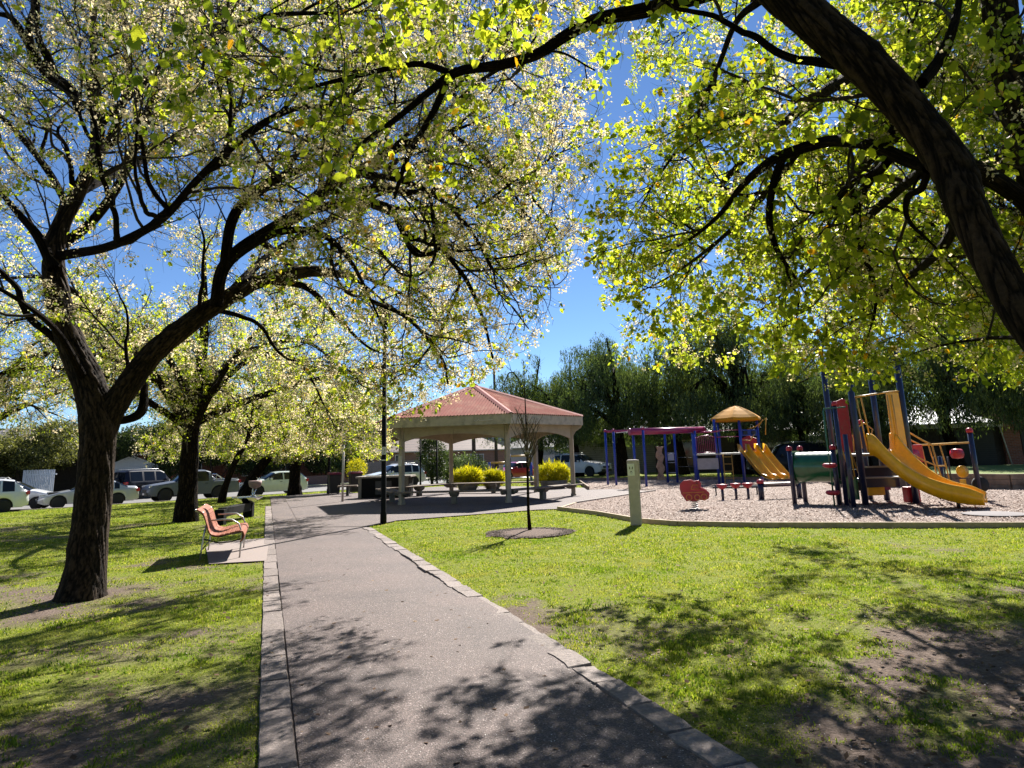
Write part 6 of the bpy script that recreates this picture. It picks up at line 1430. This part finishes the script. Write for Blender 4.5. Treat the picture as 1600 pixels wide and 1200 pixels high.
for x in (-.3, .3): MB().box((.7+x*.7, -.21+x*.7, 2.32), (.30, .06, .18), Matrix.Rotation(.78, 3, 'Z')).build('panel_frame', M['navy'], tw)
pr = MB(); pr.tube([(.5, .3, 2.40), (1.1, .2, 2.62), (1.55, .05, 2.98), (1.45, .0, 2.2)], .026, 8); pr.tube([(1.15, .3, 2.5), (1.4, .1, 2.9)], .022, 8); pr.tube([(.4, .2, 2.0), (.75, .1, 1.95), (.95, 0, 2.25)], .024, 8); pr.build('grab_rail', M['yellow_steel'], tw)
uw = MB(); uw.box((-1.3, -.5, .95), (.95, .03, .5)); uw.build('counter_panel', M['post_grey'], tw)
# overhead track beams with blue posts
ob = gr(948, 755); o0 = Vector((ob.x, ob.y, .036)); ot = thing('overhead_bars', 'magenta overhead beams on blue posts left of the ochre-roofed tower', 'climbing frame', o0)
oi = -Vector((o0.x, o0.y, .036))
def O(px, py, Y): return at(px, py, Y)+oi
for px, Y, h in ((950, 36.2, 2.66), (963, 35.6, 2.66), (994, 33.5, 2.60), (1010, 33.2, 2.62), (1044, 36.5, 2.5), (1059, 36.0, 2.5), (1088, 34.6, 2.55), (1092, 33.8, 2.5)):
    v = O(px, 755, Y); post(ot, v.x, v.y, h, 'blue', 'magenta' if h > 2.6 else None, .058)
a, b_ = O(985, 684, 33.3), O(1099, 676.5, 34.2); a.z, b_.z = 2.53, 2.55; MB().cyl(a, b_, .155, n=20).build('beam', M['magenta'], ot)
for q, w in ((a, -1), (b_, 1)): MB().cyl(q, q+(b_-a).normalized()*.05*w, .165, n=20).build('beam_cap', M['magenta'], ot)
a2, b2_ = O(945, 680, 36.2), O(1050, 673, 36.8); a2.z, b2_.z = 2.66, 2.66; MB().cyl(a2, b2_, .06, n=12).build('rail', M['magenta'], ot)
a3, b3 = O(963, 680, 35.6), O(994, 680, 33.5); a3.z = b3.z = 2.56; MB().cyl(a3, b3, .02, n=8).build('rail', M['steel'], ot)
a4, b4 = O(1085, 687, 34.6), O(1122, 680, 32.6); a4.z = b4.z = 2.42; MB().cyl(a4, b4, .045, n=8).build('rail', M['magenta'], ot)
for k in range(5):
    c_ = O(1044, 755, 36.5).lerp(O(1088, 755, 34.6), .5); 
w0, w1 = O(1044, 755, 36.5), O(1059, 755, 36.0)
for z in (.5, 1.0, 1.45): MB().tube([(w0.x, w0.y, z), (w1.x, w1.y, z)], .02, 6).build('rung', M['steel'], ot)
w0, w1 = O(1059, 755, 36.0), O(1088, 755, 34.6)
for z in (.35, .8, 1.25): MB().tube([(w0.x, w0.y, z), (w1.x, w1.y, z)], .014, 6).build('rung', M['dark_steel'], ot)
cw = O(1034, 755, 36.8); w = MB(); pr_ = [(.0, .15)]
lft = [(-.17-.07*math.sin(i*1.9), .12+i*.17) for i in range(11)]; rgt = [(.17+.07*math.sin(i*1.9+1.2), .12+i*.17) for i in range(11)]
w.prism(lft+rgt[::-1], (cw.x, cw.y, 0), (1, 0, 0), (0, 0, 1), (0, 1, 0), .06); w.build('climbing_wall', plain('tan_climbing_panel', (.50, .34, .20), .6, dirt=((.16, .06, .04), 5)), ot, bevel=.01)
MB().box((cw.x+.55, cw.y-.1, 1.3), (.32, .02, .4)).build('notice', M['sticker'], ot)
# stepping pods
for i, (px, py, h, lab) in enumerate(((1130, 782.5, .46, 'red mushroom stepping pod, leftmost of the three'), (1151, 780.5, .46, 'red mushroom stepping pod, middle of the three'), (1170, 780, .46, 'red mushroom stepping pod nearest the balance beam'))):
    g = gr(px, py); t = thing('stepping_pod', lab, 'stepping pod', (g.x, g.y, .036), 0, 'red stepping pods on the bark')
    MB().cyl((0, 0, -.03), (0, 0, h-.09), .045).build('stem', M['navy'], t)
    MB().lathe([(.045, h-.14), (.10, h-.11), (.17, h-.04), (.175, h), (.16, h+.02), (0, h+.03)], (0, 0, 0), 20).build('cap', M['red'], t)
g0, g1 = gr(1115, 776), gr(1188, 774); t = thing('low_rail', 'dark low rail behind the three red stepping pods', 'rail', (g0.x, g0.y, .036), math.atan2((g1-g0).y, (g1-g0).x)); L2 = (g1-g0).length
MB().tube([(0, 0, .27), (L2, 0, .27)], .03, 8).build('rail', M['dark_steel'], t)
for x in (.1, L2-.1): MB().cyl((x, 0, -.05), (x, 0, .27), .025).build('leg', M['dark_steel'], t)
# balance beam
g0, g1 = gr(1190.5, 781.5), gr(1250, 779); bb = thing('balance_beam', 'low grey balance beam on navy posts in front of the triple slide', 'balance beam', (g0.x, g0.y, .036), math.atan2((g1-g0).y, (g1-g0).x)); L2 = (g1-g0).length
MB().box((L2/2, 0, .46), (L2-.14, .24, .07)).build('beam', M['deck'], bb, bevel=.01)
MB().box((L2/2, -.0, .395), (L2-.16, .16, .055)).build('bearer', M['navy'], bb)
post(bb, 0, 0, .50, 'navy', 'red', .09); post(bb, L2, 0, .50, 'navy', None, .08)
# spring rocker
g = gr(1086, 798); sr = thing('spring_rocker', 'red and orange spring rocker with side panels standing in the bark', 'spring rocker', (g.x, g.y, .036), math.radians(-18))
sp_ = MB(); sp_.tube([(.085*math.cos(a), .085*math.sin(a), .03+a*.0085) for a in np.linspace(0, 8*math.pi, 96)], .012, 6); sp_.build('spring', M['steel'], sr)
MB().lathe([(.0, .02), (.16, .02), (.16, 0), (.0, -.01)], (0, 0, 0), 16).build('base_plate', M['dark_steel'], sr)
side = [(-.36, .55), (-.34, .68), (-.24, .76), (-.05, .78), (.02, .74), (.16, .76), (.22, .66), (.20, .58), (.34, .50), (.42, .40), (.40, .28), (.30, .22), (.16, .24), (.02, .20), (-.12, .22), (-.20, .20), (-.26, .30), (-.33, .40)]
for s_ in (-1, 1): MB().prism(side, (0, s_*.13, .02), (1, 0, 0), (0, 0, 1), (0, 1, 0), .025).build('side_panel', M['red'], sr, bevel=.008)
om = plain('orange_trim', (.62, .23, .06), .5)
rg = MB()
for cx, cz, r in ((-.12, .33, .075), (.10, .33, .07), (.28, .34, .075)):
    rg.tube([(cx+r*math.cos(a), -.147, cz+r*math.sin(a)) for a in np.linspace(0, 2*math.pi, 15)], .016, 5, caps=False)
rg.tube([(-.05, -.147, .55), (.0, -.147, .66), (.12, -.147, .66), (.16, -.147, .56), (-.05, -.147, .55)], .012, 5)
rg.tube([(-.28, -.147, .45), (.0, -.147, .46), (.30, -.147, .47)], .012, 5); rg.build('orange_trim', om, sr)
MB().box((-.02, 0, .46), (.34, .22, .05)).build('seat', M['dark_trim'], sr, bevel=.01); MB().tube([(.12, -.2, .70), (.12, .2, .70)], .016).build('handle', M['dark_steel'], sr)
MB().box((0, 0, .25), (.2, .2, .05)).build('mount', M['dark_steel'], sr)

# near structure: tunnel, twin-post tower, arches, big yellow slide (local origin at the near left post)
b0 = gr(1353, 791); nt_ = thing('slide_structure', 'play structure with a green tunnel, tall navy posts and a big yellow slide', 'play structure', (b0.x, b0.y, .036))
OI = -Vector((b0.x, b0.y, .036))
def N(px, py, Y): return at(px, py, Y)+OI
def NP(px, py): g = gr(px, py); return Vector((g.x, g.y, 0))+Vector((OI.x, OI.y, 0))
pA = Vector((0, 0, 0)); pB = Vector((1.42, .05, 0)); pC = Vector((1.30, 1.35, 0)); pD = Vector((-.12, 1.30, 0))
for q, h, r in ((pA, 4.3, .085), (pB, 4.3, .085), (pD, 4.3, .08), (pC, 4.3, .08)): post(nt_, q.x, q.y, h, 'navy', None, r)
DZ = 1.36
MB().box((.65, .66, DZ-.03), (1.32, 1.22, .07), Matrix.Rotation(.03, 3, 'Z')).build('deck', M['deck'], nt_, bevel=.008)
for k in range(2): MB().box((.68, .10+.22*k, DZ-.36-.30*k), (1.12, .22, .04)).build('step', M['deck'], nt_, bevel=.006)
for k in range(2): MB().box((.68, .22+.22*k, DZ-.50-.30*k), (1.12, .02, .26)).build('riser', M['navy'], nt_)
# yellow rail arch over the slide mouth
rl_ = MB(); rl_.tube([(pA.x+.02, -.03, 2.92), (.5, -.03, 2.98), (1.05, -.02, 3.04), (1.36, .02, 3.06)], .026, 8)
for x0 in (.10, .24): rl_.tube([(x0, -.04, 2.90), (x0+.05, -.05, 2.3), (x0+.12, -.06, 1.42)], .022, 8)
rl_.build('hand_rail', M['yellow_steel'], nt_)
yp = MB(); yp.prism([(0, 0), (.42, 0), (.38, 1.62), (.02, 1.62)], (.95, .0, DZ+.05), (1, .05, 0), (0, 0, 1), (0, 1, 0), .05)
yp.build('side_board', M['yellow'], nt_, bevel=.015)
for x in (.99, 1.12): MB().tube([(x, -.07, DZ+.1), (x-.03, -.07, DZ+1.6)], .018, 8).build('hand_rail', M['yellow_steel'], nt_)
rp = MB(); rp.prism([(0, 0), (.46, 0), (.46, 1.42), (.30, 1.52), (0, 1.46)], (pD.x+.0, pD.y-1.16, DZ+.06), (-.10, 1, 0), (0, 0, 1), (1, 0, 0), .045); 
rp = MB(); rp.prism([(-.30, 0), (.02, 0), (.02, 1.42), (-.10, 1.50), (-.30, 1.42)], (-.06, .22, DZ+.06), Vector((1, -.35, 0)).normalized(), (0, 0, 1), Vector((.35, 1, 0)).normalized(), .045); rp.build('panel', M['red'], nt_, bevel=.015)
# the slide: right and slightly towards the camera, sweeping down
e0, e1 = N(1385, 706, 17.9), N(1520, 788, 16.6); e0.z = DZ
ctl = [(0.60, -.05, 1.40), (.67, -.22, 1.37), (.80, -.52, 1.08), (.96, -.82, .76), (1.18, -1.14, .48), (1.48, -1.46, .28), (1.80, -1.74, .19), (2.04, -1.92, .18)]
rr = []
for i, p_ in enumerate(ctl):
    p_ = Vector(p_); a = Vector(ctl[max(i-1, 0)]); b_ = Vector(ctl[min(i+1, len(ctl)-1)]); d = (b_-a); d.z = 0; d.normalize(); w = Vector((-d.y, d.x, 0)); h = (.50, .46, .36, .33, .32, .32, .30, .16)[i]; W_ = .44
    dn = Vector((0, 0, 1))
    rr.append([p_+w*a_+dn*b2 for a_, b2 in ((-W_-.02, h-.04), (-W_-.01, h), (-W_+.03, h), (-W_+.05, h-.03), (-W_+.09, .10), (-W_*.45, .012), (W_*.45, .012), (W_-.09, .10), (W_-.05, h-.03), (W_-.03, h), (W_+.01, h), (W_+.02, h-.04))])
# subdivide along for a smooth chute
def dens(rs, k=5):
    out = []; n = len(rs)
    for i in range(n-1):
        for s in range(k):
            t = s/k; p0 = rs[max(i-1, 0)]; p1 = rs[i]; p2 = rs[i+1]; p3 = rs[min(i+2, n-1)]
            out.append([.5*((2*b)+(c-a)*t+(2*a-5*b+4*c-d)*t*t+(3*b-a-3*c+d)*t**3) for a, b, c, d in zip(p0, p1, p2, p3)])
    out.append(rs[-1]); return out
MB().loft(dens(rr)).build('slide', M['yellow'], nt_, solid=.03)
# deep outer flank of the chute, as in a rotomoulded slide
for s_ in (0, 1):
    fl = []
    for r_i in dens(rr):
        top = r_i[1] if s_ == 0 else r_i[-2]; bt_ = (r_i[5] if s_ == 0 else r_i[6]); q = top.copy(); q.z = min(bt_.z-.10, top.z-.12)
        out_ = (r_i[0]-r_i[-1]).normalized()*(1 if s_ == 0 else -1)*.022
        fl.append([top+out_, Vector((q.x, q.y, (top.z+q.z)/2))+out_*.9, q+out_*.2])
    MB().loft(fl).build('slide_flank', M['yellow'], nt_, solid=.02)
for s_ in (-1, 1):
    q = Vector(ctl[5])+Vector((.12+.05*s_, .10*s_-.05, 0)); MB().cyl((q.x, q.y, -.05), (q.x, q.y, .27), .035).build('slide_leg', M['dark_steel'], nt_)
# green tunnel from the left posts
tA, tB = N(1250, 779, 21.0), N(1318, 775, 20.2); tA.z = tB.z = 1.02; tu = (tB-tA).normalized(); tv = Vector((-tu.y, tu.x, 0))
rings = []; 
for s in np.linspace(0, 1, 15):
    r = .415+.006*(math.sin(s*math.pi*14) > 0); rings.append([tA.lerp(tB, s)+tv*r*math.cos(a)+Vector((0, 0, r*math.sin(a))) for a in np.linspace(0, 2*math.pi, 33)[:-1]])
MB().loft(rings, closed=True).build('tunnel', M['green'], nt_, solid=.02)
for q in (tA, tB):
    for s_ in (-1, 1): c_ = q+tv*.44*s_; post(nt_, c_.x, c_.y, 1.52, 'navy', 'red', .066)
    pl_ = MB(); ring = [(.50*x, .50*y) for x, y in ((-1, -1), (1, -1), (1, 1), (-1, 1))]
    ri = [(.41*math.cos(a), .41*math.sin(a)) for a in np.linspace(0, 2*math.pi, 33)[:-1]]
    ro_ = []
    for a in np.linspace(0, 2*math.pi, 33)[:-1]:
        m_ = .47/max(abs(math.cos(a)), abs(math.sin(a))); ro_.append((m_*math.cos(a), m_*math.sin(a)))
    pl_.loft([[q+tv*x+Vector((0, 0, y))+tu*o for x, y in rg_] for rg_, o in ((ri, -.015), (ro_, -.015), (ro_, .015), (ri, .015))], closed=True, smooth=False); pl_.build('tunnel_end', M['green'], nt_)
# bridge deck from the tunnel to the tower, with yellow rails
q0 = tB+tu*.1; MB().bar((q0.x, q0.y, .62), (pD.x, pD.y-.5, .66), .7, .06).build('deck', M['deck'], nt_)
ra = MB()
for o_ in (-.35, .35):
    ra.tube([Vector((q0.x, q0.y, 1.95))+tv*o_, Vector((q0.x, q0.y, 1.3))+tv*o_+tu*.16, Vector((q0.x, q0.y, .68))+tv*o_+tu*.32], .024, 8); ra.tube([Vector((q0.x, q0.y, 1.9))+tv*o_+tu*.25, Vector((q0.x, q0.y, 1.3))+tv*o_+tu*.34, Vector((q0.x, q0.y, .75))+tv*o_+tu*.36], .02, 8)
ra.build('hand_rail', M['yellow_steel'], nt_)
for px, Y, h in ((1322, 19.6, 2.72), (1333, 19.0, 1.9)):
    v = N(px, 780, Y); post(nt_, v.x, v.y, h, 'navy', 'red' if h > 2 else None, .06)
pg = MB(); pg.prism([(-.17, .15), (.17, .12), (.17, .72), (-.05, .78), (-.17, .70)], (-.20, .25, .0), Vector((1, -.2, 0)).normalized(), (0, 0, 1), (.2, 1, 0), .04); pg.build('panel', M['green'], nt_, bevel=.01)
# red pod climber on a green hooked pole
ta = N(1303, 781, 19.4); tp = N(1289, 651, 19.4); hk = N(1322, 648, 19.6)
cl = MB(); cl.tube([(ta.x, ta.y, -.05), (ta.x, ta.y, 1.2), (ta.x, ta.y, 2.55), (ta.x+.03, ta.y, 2.62), (hk.x, hk.y, 2.66)], .022, 10); cl.build('climbing_pole', M['green'], nt_)
for z in (.36, 1.08): MB().lathe([(.0, z-.07), (.12, z-.06), (.18, z-.02), (.19, z+.02), (.15, z+.06), (.0, z+.05)], (ta.x, ta.y, 0), 18).build('pod', M['red'], nt_)
# rear stair rails and play panel at the right
sx = N(1437, 760, 18.6); st_ = MB()
for yo in (0, .55):
    st_.tube([(1.55, .45+yo, 2.02), (2.05, .42+yo, 1.68), (2.30, .42+yo, 1.55), (3.35, .42+yo, 1.58)], .026, 8)
    st_.tube([(2.30, .42+yo, 1.55), (2.36, .42+yo, 1.0), (2.46, .42+yo, .42)], .024, 8); st_.tube([(2.52, .42+yo, 1.55), (2.60, .42+yo, 1.0), (2.64, .42+yo, .5)], .02, 8)
st_.tube([(1.55, .44, 1.40), (2.05, .42, 1.10), (2.36, .42, .96), (2.60, .42, .96)], .022, 8)
st_.build('hand_rail', M['yellow_steel'], nt_)
post(nt_, 3.42, .42, 1.88, 'navy', 'red', .07); post(nt_, 2.22, 1.8, 1.75, 'navy', 'red', .06); post(nt_, 3.25, 1.75, 1.2, 'navy', None, .05)
for x in (2.7, 2.95, 3.1): MB().cyl((x, 1.1, 0), (x, 1.1, 1.2), .022).build('bar', M['dark_steel'], nt_)
MB().box((1.98, .80, 1.32), (.50, .05, .50)).build('panel', M['red'], nt_, bevel=.03); MB().lathe([(.0, -.01), (.13, -.01), (.13, .01), (0, .01)], (1.98, .765, 1.30), 20, M=Matrix.Rotation(math.pi/2, 3, 'X')).build('panel_disc', M['magenta'], nt_)
MB().lathe([(0, -.14), (.13, -.13), (.14, 0), (.13, .13), (0, .14)], (3.15, .72, 1.28), 18, M=Matrix.Rotation(math.pi/2, 3, 'Y')).build('drum', M['red'], nt_)
MB().lathe([(0, -.02), (.17, -.02), (.17, .02), (0, .02)], (3.15, .60, .78), 20, M=Matrix.Rotation(math.pi/2, 3, 'X')).build('disc', M['yellow'], nt_); MB().box((3.12, .60, .42), (.16, .04, .3)).build('tile', M['yellow'], nt_)
MB().lathe([(0, -.08), (.20, -.08), (.22, 0), (.20, .08), (0, .08)], (3.5, .45, .42), 20, M=Matrix.Rotation(math.pi/2, 3, 'X')).build('tyre', M['rubber'], nt_)
# star-shaped yellow hand holds and posts behind the slide mouth
hh = MB(); hh.tube([(.62, 1.6, 1.4), (.72, 1.6, 2.3), (.86, 1.6, 2.0), (.88, 1.6, 1.5)], .024, 8); hh.tube([(.86, 1.6, 2.15), (1.05, 1.6, 2.25), (1.28, 1.6, 2.05), (1.16, 1.6, 1.8), (1.18, 1.6, 1.5), (1.32, 1.6, 1.38)], .024, 8); hh.build('hand_hold', M['yellow_steel'], nt_)
post(nt_, 1.02, 1.75, 2.25, 'navy', 'red', .07)
lo = MB(); lo.box((.62, .75, .35), (.5, .4, .3)); lo.build('play_box', M['yellow'], nt_, bevel=.03); MB().box((1.45, .30, .22), (.35, .3, .42)).build('play_box', M['red'], nt_, bevel=.03)
MB().box((.68, .95, .62), (1.1, .05, .6)).build('under_panel', M['navy'], nt_)
# distant exercise bars by the grass strip
eb = at(797, 748, 41); et = thing('exercise_bars', 'blue and yellow exercise bars on the grass beyond the shelter', 'exercise frame', (eb.x, 41, 0))
def E(px, Y=41): return at(px, 740, Y).x-eb.x
for px, h, m in ((765, 1.28, 'blue'), (797, 1.72, 'navy'), (830, 1.2, 'blue')): post(et, E(px), 0, h, m, None, .075)
for x0, x1, z in ((767, 796, 1.25), (799, 824, 1.60)): MB().tube([(E(x0), 0, z), (E(x1), 0, z)], .045, 8).build('bar', M['yellow_steel'], et)
MB().tube([(E(824), 0, 1.60), (E(831), 0, 1.25)], .04, 8).build('bar', M['yellow_steel'], et)
MB().tube([(E(799), 0, .35), (E(829), 0, .35)], .04, 8).build('bar', M['steel'], et)
MB().box((E(783), .3, .55), (.25, .1, 1.1)).build('back_board', M['post_grey'], et)
